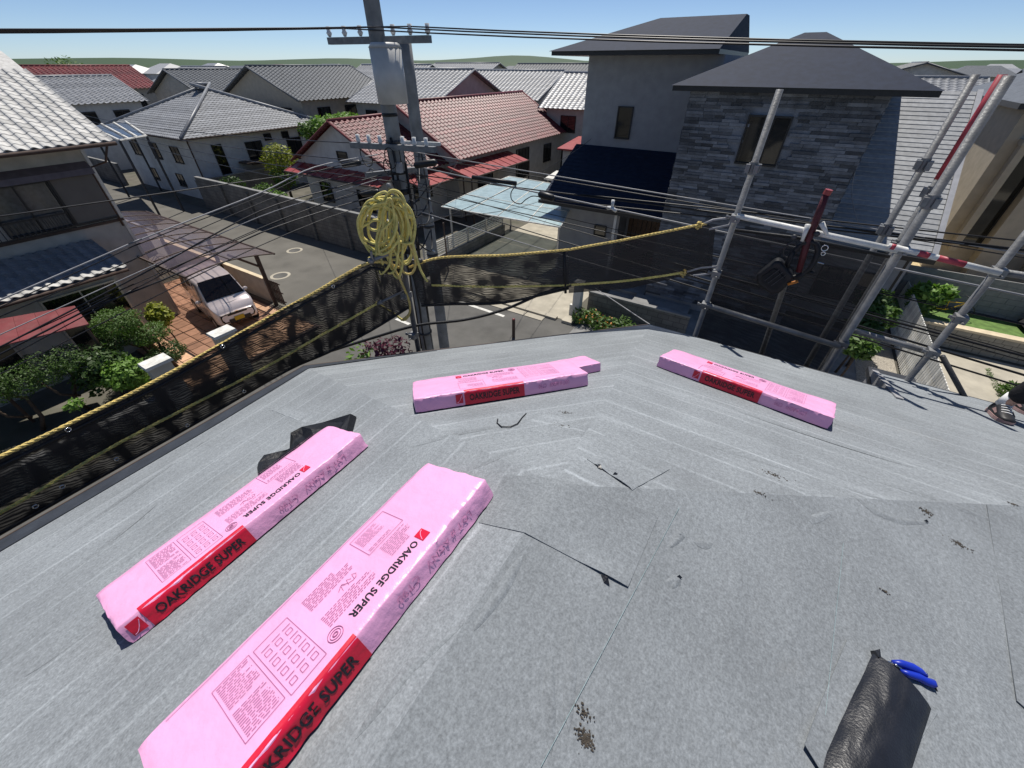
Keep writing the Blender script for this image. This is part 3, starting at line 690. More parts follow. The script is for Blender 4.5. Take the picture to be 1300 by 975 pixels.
# ================================================================== SCAFFOLD
YP = 4.05
def clamp(p, parent, axis='x', s=.05, mat='steel'):
    mb = MB(); x, y, z = p
    mb.box((x - s*.75, y - s*.8, z - s*.55), (x + s*.75, y + s*.8, z + s*.55))
    mb.tube([(x - s*1.5, y - s*.5, z + s*.2), (x - s*.7, y - s*.5, z + s*.2)], s*.16, 6); mb.tube([(x + s*.2, y - s*1.5, z - s*.2), (x + s*.2, y - s*.6, z - s*.2)], s*.16, 6)
    mb.tube([(x - s*1.5, y - s*.5, z + s*.2), (x - s*1.2, y - s*.5, z + s*.2)], s*.3, 6)
    o = mb.build('clamp', mat, parent); o['kind'] = 'stuff' if False else ''; del o['kind']
    return o
def post(x, y, z0, z1, label, flanges=(), mat='steel', r=.0243, redband=None, clamps=()):
    t = thing('scaffold_post', label, 'scaffold post', (x, y, z0), 'scaffold uprights')
    mb = MB(); mb.tube([(x, y, z0 + .02), (x, y, z1)], r, 12); mb.build('pipe', mat, t, True)
    mb = MB(); mb.box((x - .07, y - .07, z0), (x + .07, y + .07, z0 + .02)); mb.build('base_plate', 'steel_dark', t)
    for z in flanges:
        mb = MB(); mb.tube([(x, y, z - .045), (x, y, z + .045)], r * 1.25, 12)
        for k in range(4):
            a = k * math.pi / 2 + .6; c = Vector((x + math.cos(a)*.045, y + math.sin(a)*.045, z)); mb.box(c - Vector((.016, .016, .03)), c + Vector((.016, .016, .03)))
        mb.build('flange', mat, t)
    for z in clamps: clamp((x, y - .03, z), t)
    if redband:
        mb = MB(); mb.tube([(x, y, redband[0]), (x, y, redband[1])], r * 1.03, 12); mb.build('red_sleeve', 'pipe_red', t, True)
    return t
post(-.24, YP, 0, 7.86, 'grey scaffold post where the yellow net ropes are tied', (7.35, 5.4), clamps=(6.97, 6.47, 6.14))
post(.93, YP + .02, 0, 7.95, 'thick grey scaffold post beside the hanging tool bag net', (7.25, 5.45), 'steel', .030, clamps=(6.92, 6.08))
post(.845, 4.42, 0, 7.95, 'grey scaffold post behind the red sleeved one', (7.42, 6.95))
post(.97, 4.40, 0, 7.95, 'grey scaffold post with a dark red upper sleeve', (7.25, 6.85), redband=(7.34, 7.95))
post(1.49, YP + .02, 0, 7.7, 'grey scaffold post carrying the red and white rail', (5.4,), clamps=(6.87, 6.19, 6.5))
def rail(p, q, label, mat='steel', r=.0243, bands=None):
    p = Vector(p); q = Vector(q); t = thing('scaffold_rail', label, 'scaffold rail', tuple(p), 'scaffold rails')
    mb = MB(); mb.tube([p, q], r, 12); mb.build('pipe', mat, t, True)
    if bands:
        for i, (a, b) in enumerate(bands):
            mb = MB(); mb.tube([p.lerp(q, a), p.lerp(q, b)], r * 1.04, 12); mb.build('red_band', 'pipe_red', t, True)
    return t
A = on_y(935, 274, YP - .05); B = on_y(1140, 318, YP - .05); rail(A, B, 'white scaffold rail with the tool belt hung on it', 'pipe_white', .0225)
A = on_y(1128, 312, YP - .06); B = on_y(1270, 347, YP - .06); rail(A, B, 'white scaffold rail banded with red', 'pipe_white', .0205, [(.02, .06), (.28, .38), (.46, .7)])
A = on_y(896, 387, YP - .05); B = on_y(1066, 440, YP - .05); rail(A, B, 'lower steel scaffold rail across the black net')
A = on_y(1075, 417, YP + .05); B = on_y(1190, 450, YP + .05); rail(A, B, 'short lower steel scaffold rail above the slatted fence')
A = on_y(1262, 344, YP + .02); rail(A, A + Vector((3.5, 0, 0)), 'steel scaffold rail running on past the red and white one')
A = on_y(1196, 452, YP + .02); B = on_y(1224, 503, YP + .02); rail(A, A + (B - A) * 2.2, 'diagonal scaffold brace below the red and white rail', 'steel_dark', .019)
A = on_y(1000, 350, YP + .3); B = on_y(968, 445, YP + .3); rail(A, A + (B - A) * 6, 'grey upright pipe behind the black net', 'steel', .0243)
A = on_y(1150, 480, YP - .02); mb = MB(); mb.box((A.x - .22, YP - .16, 5.80), (A.x + .12, YP + .16, 5.845)); tag(mb.build('scaffold_board', 'steel_dark'), 'dark scaffold footboard at the foot of the red and white rail post', 'scaffold board')
# bag, belt and red strap hung on the white rail
yb = YP - .10
t = thing('tool_belt', 'black tool bag and harness belt with dark red strap on the white rail', 'tool belt', tuple(on_y(1010, 320, YP - .10)))
pt = lambda u, v, dy=0: on_y(u, v, yb + dy)
mb = MB(); A = pt(1049, 247, .03); B = pt(1024, 310); mb.tube([A, pt(1040, 270, .02), B, pt(1014, 345)], [.024, .026, .026, .022], 8); mb.build('red_strap', 'dark_red', t, True)
mb = MB(); mb.tube([A + Vector((0, 0, .0)), A + Vector((.004, 0, .035))], .027, 8); mb.build('strap_end', 'metal_red', t)
n = 26; c = pt(1018, 330); r = [(.085 * math.cos(k*6.283/n) + .02 * math.sin(k*6.283/n), .012 * math.sin(k*9), .15 * math.sin(k*6.283/n) - .02 * math.cos(k*6.283/n)) for k in range(n)]
mb = MB(); mb.tube([c + Vector(p) for p in r], .021, 8, closed=True); mb.build('belt', 'black_cloth', t, True)
c = pt(1003, 318); mb = MB(); mb.tube([c + Vector((.045*math.cos(k*6.283/16), 0, .06*math.sin(k*6.283/16))) for k in range(16)], .007, 6, closed=True); mb.build('hook_ring', 'frame_dark', t, True)
for u, v in ((1008, 301), (1037, 297)):
    mb = MB(); mb.ball(pt(u, v, -.02), (.022, .018, .022), 10, 6); mb.build('buckle', 'steel_dark', t, True)
for u0, v0, u1, v1 in ((1026, 285, 1018, 306), (1043, 283, 1050, 298)):
    mb = MB(); mb.tube([pt(u0, v0, -.02), pt(u1, v1, -.02)], [.02, .012], 8); mb.build('white_sling', 'pipe_white', t, True)
mb = MB(); c = pt(985, 350); ex = Vector((.135, 0, -.075)).normalized(); ez = Vector((.075, 0, .135)).normalized()
def bagp(a, b, d): return c + ex * a + ez * b + Vector((0, d, 0))
BS = 1.28
prof = [(-.085, .075), (-.06, .09), (.06, .075), (.085, .05), (.10, -.05), (.07, -.095), (-.05, -.10), (-.095, -.06)]
mb.hexa([bagp(a*BS, b*BS, -.06) for a, b in prof], [bagp(a*1.02*BS, b*1.02*BS, .06) for a, b in prof]); bg_ = mb.build('pouch', 'black_cloth', t); bv = bg_.modifiers.new('b', 'BEVEL'); bv.width = .045; bv.segments = 4; smooth_angle(bg_, 60)
mb = MB(); mb.hexa([bagp(a*.85, b*.75 - .01, -.075) for a, b in prof], [bagp(a*.87, b*.77 - .01, -.055) for a, b in prof]); mb.build('front_pocket', 'trouser', t)
for k in range(3):
    mb = MB(); mb.tube([bagp(-.04 + k*.035, .075, -.078), bagp(-.045 + k*.035, -.06, -.08)], .0035, 5); mb.build('seam', 'steel_dark', t)
mb = MB(); mb.tube([pt(1000, 361, -.07), pt(1013, 357, -.07)], [.012, .014], 8); mb.build('knife_handle', 'flower_orange', t, True)
mb = MB(); mb.tube([pt(996, 345, -.02), pt(1004, 330, -.02), pt(1010, 316)], .012, 6); mb.build('lanyard', 'black_cloth', t, True)
for u, v, rr in ((1047, 315, .022), (1045, 322, .014)):
    c = pt(u, v); mb = MB(); mb.tube([c + Vector((rr*math.cos(k*.5236), 0, rr*math.sin(k*.5236))) for k in range(12)], .0035, 5, closed=True); mb.build('key_ring', 'chrome', t, True)
mb = MB(); mb.tube([pt(1038, 333), pt(1046, 335)], .005, 6); mb.build('clip', 'chrome', t)
mb = MB(); mb.ball(pt(1030, 346), (.03, .02, .018), 8, 5); mb.build('carabiner_pouch', 'black_cloth', t, True)

# post that carries the coil, with clamps
PX, PY = -2.676, 2.412
post(PX, PY, 0, 7.20, 'dark scaffold post under the coil of yellow rope', (5.4,), 'steel_dark', clamps=(6.30, 5.85))
def vp(u, v): return on_v(u, v, (PX, PY), (PX + RT.x, PY + RT.y))        # plane facing the roof through the post
for u, v, lab in ((470, 331, 'l'), (528, 331, 'r')):
    pass
# ------------------------------------------------------------------ nets
def net(name, label, top, bot, mat, ropes=(), hems=(), sub=24, dens=None, loc=None):
    """top/bot: lists of 3D points (same count)"""
    t = thing(name, label, 'safety net', tuple(top[0]), 'black safety nets')
    def poly(L, u):
        x = u * (len(L) - 1); i = min(int(x), len(L) - 2); return L[i].lerp(L[i+1], x - i)
    ln = sum((b - a).length for a, b in zip(top, top[1:]))
    def fn(u, v):
        p = poly(top, u).lerp(poly(bot, u), v); o = .018 * noise.noise(Vector((u * ln * 2.2, v * 1.3, 4))) * math.sin(math.pi * v) + .008 * noise.noise(Vector((u * ln * 9, v * 3, 8)))
        return p + Vector((-.6, .8, 0)) * o
    mb = MB(); mb.grid(fn, int(ln * sub), 12, lambda u, v: (u * ln, v * (poly(top, u) - poly(bot, u)).length)); mb.build('mesh', mat, t, True)
    for pts in hems:
        mb = MB(); mb.tube(pts, .013, 6); mb.build('hem', 'hem', t, True)
    return t
def rope(pts, r, parent, mat, name='rope', twist=True):
    fine = []
    for i in range(len(pts) - 1):
        n = max(2, int((pts[i+1] - pts[i]).length / .012)) if twist else 6
        for k in range(n): fine.append(pts[i].lerp(pts[i+1], k / n))
    fine.append(pts[-1])
    mb = MB()
    if not twist: mb.tube(fine, r, 8)
    else:
        for s in range(3):
            q = []
            for i, p in enumerate(fine):
                d = (fine[min(i+1, len(fine)-1)] - fine[max(i-1, 0)]).normalized(); a = d.cross(Vector((0, 0, 1))).normalized(); b = d.cross(a); ph = i * .8 + s * 2.094
                q.append(p + a * (r * .5 * math.cos(ph)) + b * (r * .5 * math.sin(ph)))
            mb.tube(q, r * .58, 5)
    return mb.build(name, mat, parent, True)
def catmull(pts, n=8):
    out = []
    P = [pts[0]] + list(pts) + [pts[-1]]
    for i in range(1, len(P) - 2):
        for k in range(n):
            t = k / n; a, b, c, d = P[i-1], P[i], P[i+1], P[i+2]
            out.append(.5 * ((2*b) + (c - a)*t + (2*a - 5*b + 4*c - d)*t*t + (-a + 3*b - 3*c + d)*t*t*t))
    out.append(pts[-1]); return out
XN = -3.3
Q0 = (XN, 0.0); Q1 = (PX, PY)
xl = lambda u, v: on_x(u, v, XN)
vl = lambda u, v: on_v(u, v, (XN, 1.3), Q1)
topL = [Vector((XN, -5.5, 6.24)), Vector((XN, -2.0, 6.23)), xl(0, 580), xl(100, 532), xl(200, 482), xl(330, 409), vl(400, 371), vl(470, 333), Vector((PX - .03, PY - .02, 6.56))]
botL = [Vector((XN, -5.5, 5.80)), Vector((XN, -2.0, 5.80)), Vector((XN, -.45, 5.80)), Vector((XN, .1, 5.8)), Vector((XN, .6, 5.8)), Vector((XN + .02, 1.35, 5.82)), vl(415, 448), vl(470, 420), vl(522, 388)]
tl = net('safety_net', 'black mesh net with yellow ropes running along the street side eave', topL, botL, 'net_dense', hems=[catmull(botL, 4), [p + Vector((0, 0, -.05)) for p in topL]])
rope(catmull(topL, 5), .0125, tl, 'rope_y')
mid = [Vector((XN + .03, -5.5, 5.95)), Vector((XN + .03, -2, 5.94)), on_x(0, 651, XN + .03), on_x(150, 563, XN + .03), on_x(330, 470, XN + .03), on_v(400, 430, (XN + .03, 1.3), Q1), on_v(478, 386, (XN + .03, 1.3), Q1)]
rope(catmull(mid, 4), .0105, tl, 'rope_g')
for u, v in ((85, 544), (281, 439), (421, 363)):
    c = (xl if u < 340 else vl)(u, v) + Vector((.02, 0, 0)); mb = MB(); mb.tube([c + Vector((0, .014*math.cos(k*.785), .014*math.sin(k*.785))) for k in range(8)], .004, 5, closed=True); mb.build('eyelet', 'chrome', tl, True)
for u, v in ((45, 643), (79, 618), (148, 583), (238, 540), (310, 497)):
    c = on_x(u, v, XN + .07); mb = MB(); mb.tube([c + Vector((0, .012*math.cos(k*.785), .012*math.sin(k*.785))) for k in range(8)], .004, 5, closed=True); mb.build('eyelet', 'chrome', tl, True)
# front net in two lengths, coil post -> scaffold post
S0 = (PX, PY); S1 = (-.24, YP)
vf = lambda u, v: on_v(u, v, S0, S1)
topF = [Vector((PX + .04, PY + .03, 6.56)), vf(560, 327), vf(640, 324), vf(722, 317)]
botF = [vf(535, 388), vf(575, 386), vf(640, 384), vf(722, 366)]
tf = net('safety_net', 'black mesh net with wavy pattern between coil post and the vertical hem', topF, botF, 'net_open', hems=[catmull(botF, 5), [vf(716, 320), vf(717, 345), vf(718, 372)]])
rope(catmull(topF, 5), .0115, tf, 'rope_y')
rope(catmull([vf(548, 362), vf(630, 364), vf(722, 362)], 5), .010, tf, 'rope_g')
hb = [vf(400, 452), vf(470, 430), vf(530, 413), vf(590, 406), vf(640, 393), vf(690, 372), vf(725, 362)]
mb = MB(); mb.tube(catmull(hb, 5), .014, 6); mb.build('hem', 'hem', tf, True)
topG = [vf(722, 317), vf(800, 303), vf(870, 289), vf(897, 284), vf(908, 291)]
botG = [vf(722, 372), vf(800, 366), vf(870, 350), vf(892, 345), vf(903, 350)]
tg = net('safety_net', 'black mesh net with yellow ropes tied to the grey scaffold post', topG, botG, 'net', hems=[])
rope(catmull(topG[:4], 5), .0115, tg, 'rope_y'); rope(catmull([vf(722, 362), vf(800, 356), vf(868, 346)], 5), .011, tg, 'rope_g')
for u, v in ((888, 286), (868, 347)):
    c = vf(u, v); mb = MB()
    for k in range(7): mb.tube([c + Vector((jit(.03), jit(.03), jit(.03))) for _ in range(3)], .009, 5)
    mb.build('knot', 'rope_y', tg, True)
mb = MB(); mb.tube([vf(892, 285), vf(905, 279), vf(930, 276), vf(925, 286), vf(900, 291)], .009, 6); mb.build('strap', 'wire_grey', tg, True)
mb = MB(); mb.tube([vf(872, 345), vf(890, 340), vf(912, 338), vf(905, 347), vf(880, 350)], .009, 6); mb.build('strap', 'wire_grey', tg, True)
topR = [Vector((-.22, YP + .03, 6.86)), Vector((.3, YP + .03, 6.88)), Vector((.90, YP + .05, 6.84))]
botR = [Vector((-.22, YP + .03, 3.2)), Vector((.3, YP + .04, 3.2)), Vector((.90, YP + .05, 3.2))]
net('safety_net', 'tall black mesh net hung below the white scaffold rail', topR, botR, 'net_right', hems=[topR, botR])
# clamps on coil post for ropes
t = thing('rope_clamp', 'bright steel clamp joining the street side net rope to the coil post', 'clamp', tuple(vl(470, 332)))
mb = MB(); c = vl(471, 331); mb.ball(c, (.032, .03, .028), 10, 6); mb.tube([c, Vector((PX, PY, c.z + .05))], .016, 8); mb.build('coupler', 'steel', t, True)
mb = MB(); mb.tube([c + Vector((.02, 0, .03)), c + Vector((.03, 0, .09))], .012, 8); mb.build('bolt', 'steel', t)
t = thing('rope_clamp', 'bright steel clamp on the lower rope below the coil', 'clamp', tuple(vl(479, 386)))
mb = MB(); c = vl(479, 386); mb.tube([c, c + Vector((.05, .02, .03))], [.014, .022], 8); mb.tube([c + Vector((.05, .02, .03)), Vector((PX, PY, c.z + .08))], .012, 8); mb.build('coupler', 'steel', t, True)
t = thing('rope_clamp', 'steel clamp beside the coil holding the front net rope', 'clamp', tuple(vf(535, 330)))
mb = MB(); c = vf(533, 331); mb.ball(c, (.03, .025, .022), 10, 6); mb.tube([c, Vector((PX, PY, c.z))], .016, 8); mb.tube([c + Vector((-.02, 0, .02)), c + Vector((-.03, 0, .08))], .010, 6); mb.build('coupler', 'steel_dark', t, True)

# ------------------------------------------------------------------ coil of rope
rnd = random.Random(3)
t = thing('rope_coil', 'coil of pale yellow rope hung over the dark post top', 'rope', (PX, PY, 6.4), None)
def cp(u, v, d=0.0): return vp(u, v) - FW * (.045 + d)
def loop(cx, cy, rx, ry, tilt, d, n=16):
    out = []
    for k in range(n + 1):
        a = -math.pi/2 + 2*math.pi*k/n; x = rx*math.cos(a); y = ry*math.sin(a); c, s = math.cos(tilt), math.sin(tilt)
        out.append(cp(cx + x*c - y*s + rnd.uniform(-1.2, 1.2), cy + x*s + y*c + rnd.uniform(-1.2, 1.2), d + .02*math.sin(a*2 + cx)))
    return out
loops = [(488, 292, 27, 34, -.1), (485, 294, 24, 28, .15), (492, 290, 30, 38, .05), (482, 290, 22, 24, -.3), (490, 296, 25, 32, .25), (500, 290, 18, 42, -.05), (507, 296, 14, 40, -.25), (496, 286, 28, 30, .4), (512, 300, 12, 38, -.12), (494, 306, 10, 46, .1), (503, 310, 11, 46, -.1), (514, 286, 14, 30, -.3), (484, 278, 20, 18, .2), (498, 318, 12, 32, .0), (480, 300, 16, 18, .5)]
for i, L_ in enumerate(loops):
    pts = loop(*L_, rnd.uniform(-.02, .07)); mb = MB(); mb.tube(catmull(pts, 3), .0115, 7)
    mb.build('rope_loop', 'rope_g', t, True)
for pts in ([(474, 263), (470, 268), (480, 270), (497, 265), (508, 268), (520, 275), (523, 282)], [(492, 258), (500, 248), (510, 250), (517, 262), (521, 285), (526, 310), (536, 345), (545, 360)], [(478, 258), (485, 252), (494, 250), (492, 262), (484, 270)],
            [(472, 330), (480, 345), (484, 358), (487, 366), (489, 352), (485, 332), (487, 300)], [(494, 300), (500, 335), (512, 360), (522, 385), (522, 400), (512, 408)], [(502, 300), (508, 330), (515, 348), (525, 350), (530, 340), (528, 325), (520, 310)], [(480, 386), (490, 392), (503, 400), (515, 408), (522, 402)]):
    mb = MB(); mb.tube(catmull([cp(u, v, .03) for u, v in pts], 5), .011, 7); mb.build('rope_strand', 'rope_y' if pts[0][0] in (494, 502) else 'rope_g', t, True)
mb = MB(); k = cp(522, 275, .03); mb.tube(catmull([k + Vector((jit(.03), jit(.02), jit(.035))) for _ in range(6)], 4), .011, 7); mb.build('knot', 'rope_g', t, True)
mb = MB(); c = Vector((PX, PY, 7.2)); mb.tube([c, c + Vector((0, 0, .06))], .016, 8); tag(mb.build('post_pin', 'steel', None, True), 'steel joint pin on top of the coil post', 'pin')

# ================================================================== UTILITY POLES + WIRES
P1 = Vector((-6.2, 5.9, 0)); P2 = Vector((-7.0, 7.35, 0))
def pole(label, p, h, r0, r1, mat):
    t = thing('utility_pole', label, 'utility pole', tuple(p), 'concrete utility poles')
    mb = MB(); mb.tube([p + Vector((0, 0, h * k / 12)) for k in range(13)], [r0 + (r1 - r0) * k / 12 for k in range(13)], 18); mb.build('shaft', mat, t, True); return t
t1 = pole('concrete utility pole wrapped in black cable bands behind the rope coil', P1, 10.2, .165, .115, 'concrete_pole')
for k, z in enumerate((2.2, 2.9, 4.6, 4.9, 5.1, 5.3, 5.55, 5.8, 6.05, 6.4, 6.9, 7.3)):
    mb = MB(); h = .10 if 4.5 < z < 6.2 else .05; r = .165 - .05 * z / 10.2 + .006 + (.012 if k % 3 == 1 else 0); mb.tube([P1 + Vector((0, 0, z)), P1 + Vector((0, 0, z + h))], r, 18); mb.build('band', 'hem' if k % 3 != 1 else 'steel_dark', t1, True)
for a, z0, z1 in ((.3, 2.0, 6.6), (1.2, 3, 7.0), (4.4, 2.5, 6.4), (5.2, 2.5, 7), (3.6, 4, 6.9), (2.6, 4.2, 6.8)):
    c = P1 + Vector((math.cos(a), math.sin(a), 0)) * .15; mb = MB(); mb.tube([Vector((c.x + jit(.015), c.y + jit(.015), z0 + (z1 - z0) * k / 8)) for k in range(9)], .022, 6); mb.build('riser_cable', 'wire', t1, True)
def arm(t, c, d, ln, z, mat='steel', w=.045):
    d = Vector(d).normalized(); n = Vector((-d.y, d.x, 0)); c = Vector((c.x, c.y, z)); mb = MB()
    a = [c + d*s*ln/2 + n*q*w + Vector((0, 0, zz)) for zz in (-w, w) for s, q in ((-1, -1), (1, -1), (1, 1), (-1, 1))]
    mb.hexa(a[:4], a[4:]); return mb.build('crossarm', mat, t)
arm(t1, P1 + Vector((.12, -.18, 0)), (1, .25, 0), 1.7, 6.86); arm(t1, P1 + Vector((-.2, 0, 0)), (-.5, -1, 0), 1.0, 6.4); arm(t1, P1, (1, .2, 0), 1.9, 8.3); arm(t1, P1, (1, .2, 0), 1.9, 9.3)
for k in range(-3, 4):
    if k: 
        for z in (6.9, 8.35, 9.35):
            c = P1 + Vector((.12 + .22*k, -.18 + .055*k, z)) if z < 7 else P1 + Vector((.3*k, .06*k, z)); mb = MB(); mb.tube([c, c + Vector((0, 0, .05)), c + Vector((0, 0, .07)), c + Vector((0, 0, .13))], [.02, .045, .03, .035], 8); mb.build('insulator', 'ins', t1, True)
mb = MB(); c = P1 + Vector((.34, -.2, 0)); mb.tube([Vector((c.x, c.y, 7.5)), Vector((c.x, c.y, 8.2))], .24, 16); mb.tube([Vector((c.x, c.y, 8.2)), Vector((c.x, c.y, 8.26))], [.25, .2], 16); mb.build('transformer', 'shed_grey', t1, True)
for u, v in ((446, 208), (540, 208), (470, 245)):
    c = on_y(u, v, 5.7); mb = MB(); mb.tube([c - Vector((.22, .05, .03)), c - Vector((.18, .05, .03)), c + Vector((.18, .05, .03)), c + Vector((.22, .05, .03))], [.02, .055, .055, .02], 10); mb.build('cable_closure', 'wire', t1, True)
t2 = pole('slimmer grey utility pole just behind the banded one', P2, 8.4, .155, .12, 'concrete_pole')
for z in (4.2, 4.9, 5.2, 6.0, 6.6):
    mb = MB(); mb.tube([P2 + Vector((0, 0, z)), P2 + Vector((0, 0, z + .06))], .155 - .035 * z / 8.4 + .006, 16); mb.build('band', 'steel_dark', t2, True)
arm(t2, P2 + Vector((.1, -.15, 0)), (1, .3, 0), 1.1, 6.7, 'pipe_white', .03)
mb = MB(); mb.tube([P2 + Vector((.16, -.12, .6)), P2 + Vector((.16, -.12, 1.3))], .02, 8); mb.build('step_guard', 'pipe_white', t2)
for z, a in ((5.6, .2), (5.15, .9), (4.4, -.2)):
    c = P2 + Vector((math.cos(a)*.15, math.sin(a)*.15 - .1, z)); mb = MB(); mb.tube([c, c + Vector((.09, -.03, -.02))], .02, 8); mb.build('insulator', 'ins', t2, True)

rw_ = random.Random(17)
for k in range(12):
    a = P1 + Vector((rw_.uniform(-.35, .3), rw_.uniform(-.3, .2), rw_.uniform(5.2, 6.9))); b = P2 + Vector((rw_.uniform(-.25, .3), rw_.uniform(-.3, .1), rw_.uniform(4.8, 6.6))); m_ = a.lerp(b, .5) - Vector((rw_.uniform(-.3, .3), rw_.uniform(-.2, .2), rw_.uniform(.15, .6)))
    mb = MB(); mb.tube(catmull([a, m_, b], 8), rw_.choice((.008, .012, .016)), 6); mb.build('slack_cable', 'wire', t1, True)
for k in range(8):
    c = P1 + Vector((rw_.uniform(-.5, .5), -.22 + rw_.uniform(-.1, .05), rw_.uniform(5.3, 6.7))); rr_ = rw_.uniform(.07, .16); mb = MB(); mb.tube([c + Vector((rr_*math.cos(j*.45), rw_.uniform(-.01, .01), rr_*math.sin(j*.45)*1.2)) for j in range(14)], .009, 6, closed=True); mb.build('cable_loop', 'wire', t1, True)
for k in range(5):
    c = P1 + Vector((-.25 + .12*k, -.2, 5.35 + .3*k)); mb = MB(); mb.box(c - Vector((.05, .04, .08)), c + Vector((.05, .04, .08))); mb.build('junction_box', 'steel_dark' if k % 2 else 'wire_grey', t1)
def wire(pts, r, label, mat='wire', group='overhead wires at the crossing'):
    mb = MB(); mb.tube(pts, r, 5); o = mb.build('overhead_wire', mat, None, True); tag(o, label, 'wire', group); return o
def sagged(a, b, s, n=20): return [a.lerp(b, k/n) - Vector((0, 0, s * 4 * (k/n) * (1 - k/n))) for k in range(n + 1)]
# along the right-hand side, in front of the stone clad house
lr = 'overhead wire running from the pole across the stone clad house'
for i, (p, q, yy, r) in enumerate((((600, 205), (930, 259), 6.3, .009), ((600, 210), (930, 264), 6.35, .007), ((656, 237), (930, 270), 6.3, .011), ((600, 226), (877, 284), 6.0, .012), ((600, 256), (905, 323), 5.9, .008), ((600, 270), (728, 309), 5.9, .009), ((600, 288), (700, 318), 5.8, .008), ((905, 318), (1140, 372), 5.9, .005), ((930, 346), (1060, 382), 5.8, .006))):
    a = on_y(*p, yy); b = on_y(*q, yy); d = b - a; e = a + d * (1.0 if i in (5, 6) else 3.2); s = a - d * ((a.x - P1.x) / d.x if d.x else 0)
    if i in (5, 6): e = a + d * 2.2
    wire(sagged(s, e, .02), r, lr, 'wire' if i % 3 else 'wire_grey')
lr2 = 'thick black cable of the bundle passing behind the slatted fence scaffold'
for i, (p, q) in enumerate((((1085, 395), (1300, 452)), ((1090, 400), (1300, 458)), ((1085, 412), (1300, 476)), ((1080, 425), (1300, 492)), ((1110, 286), (1300, 306)), ((1095, 296), (1300, 318)))):
    yy = 5.2 if i < 4 else 6.3; a = on_y(*p, yy); b = on_y(*q, yy); d = b - a
    wire(sagged(a - d * (1.6 if i < 4 else 3), b + d * 2.5, .0), (.012, .006, .012, .01, .009, .010)[i], lr2 if i < 4 else lr)
wire(sagged(on_y(756, 366, 8), on_y(825, 412, 5.0), .0), .008, 'thin pale guy wire slanting down behind the roof corner', 'wire_grey', None)
# from the pole over the crossing towards the street on the left
END = (-9.4, -26)
vw = lambda u, v: on_v(u, v, (P1.x, P1.y), END)
ll = 'overhead wire crossing the street towards the tiled house'
for i, (pts, r) in enumerate((([(480, 196), (400, 212), (330, 245), (174, 306), (0, 381)], .009), ([(480, 200), (400, 218), (330, 250), (174, 311), (0, 390)], .006), ([(485, 222), (420, 240), (330, 268), (205, 335), (97, 391), (-10, 446)], .010), ([(485, 226), (420, 246), (330, 275), (210, 330), (0, 425)], .006), ([(490, 246), (430, 262), (330, 296), (231, 345), (102, 398), (-10, 455)], .011), ([(490, 232), (400, 262), (300, 305), (150, 370), (0, 440)], .006), ([(485, 205), (370, 222), (300, 232)], .008), ([(484, 238), (390, 266), (280, 312), (150, 378), (20, 448)], .007), ([(486, 215), (400, 232), (290, 275), (150, 338), (0, 402)], .006), ([(488, 255), (420, 275), (330, 312), (240, 355), (120, 415)], .007))):
    P_ = [vw(*p) for p in pts]; d = P_[-1] - P_[-2]; P_.append(P_[-1] + d.normalized() * 14); wire(catmull(P_, 5), r, ll, 'wire_grey' if i in (0, 3) else 'wire')
lf = 'overhead wire following the side street away past the white house'
for i, (p, q, z1) in enumerate((((480, 190), (190, 172), 0), ((482, 215), (230, 190), 0), ((485, 230), (245, 200), 0), ((488, 240), (300, 180), 0))):
    a = P1 + Vector((-.1, .1, 6.85 - .32 * i)); b = Vector((-46, 10.5 + i * .4, 6.3 - .3 * i)); wire(sagged(a, b, .5), .010, lf)
lt = 'overhead service wire from the pole to the red tiled house'
for i, (x, y, z) in enumerate(((-20.5, 17.2, 3.3), (-17.2, 21.5, 3.6), (-9.2, 18.4, 3.1), (-8.6, 21.1, 5.2), (-26.5, 17.2, 3.2))):
    wire(sagged(P1 + Vector((.05, .1, 6.1 - .25 * i)), Vector((x, y, z)), .25), .008, lt if i in (0, 1, 4) else 'overhead service wire from the pole to the dark stone clad house')
for z in (8.45, 9.45):
    for k in (-2, 0, 2):
        a = P1 + Vector((.3*k + (.1 if k == 0 else 0), .06*k, z)); wire(sagged(a, Vector((a.x + 34, a.y - .5, z)), .5), .009, 'high overhead line on the crossarms of the banded pole'); wire(sagged(a, Vector((-10.5 + .3*k, -30, z)), .5), .009, 'high overhead line on the crossarms of the banded pole')
t = thing('line_splice', 'small white insulator clamp on the wire before the navy porch roof', 'insulator', tuple(on_y(777, 262, 6.0)))
c = on_y(777, 264, 6.0); mb = MB(); mb.tube([c + Vector((-.08, .04, -.02)), c, c + Vector((.08, -.04, -.02))], .025, 8); mb.build('clamp', 'ins', t, True)
mb = MB(); mb.tube([c, c + Vector((0, 0, .11))], [.02, .026], 8); mb.build('knob', 'ins', t, True)
t = thing('cable_closure', 'black cable closure with looped lead above the pale blue carport', 'cable box', tuple(on_y(695, 250, 6.0)))
a = on_y(684, 246, 6.0); b = on_y(704, 252, 6.0); mb = MB(); mb.tube([a, a.lerp(b, .1), a.lerp(b, .9), b], [.03, .055, .055, .03], 10); mb.build('case', 'wire', t, True)
mb = MB(); mb.tube(catmull([on_y(u, v, 6.0) for u, v in ((655, 236), (649, 244), (650, 254), (660, 259), (668, 253), (676, 249), (686, 250))], 5), .008, 6); mb.build('loop', 'wire', t, True)
a = on_y(600, 225, 6.0); b = on_y(655, 233, 6.0); mb = MB(); mb.tube([a, b], .035, 8); tag(mb.build('cable_sleeve', 'wire', None, True), 'thick black cable sleeve above the pale blue carport edge', 'cable')

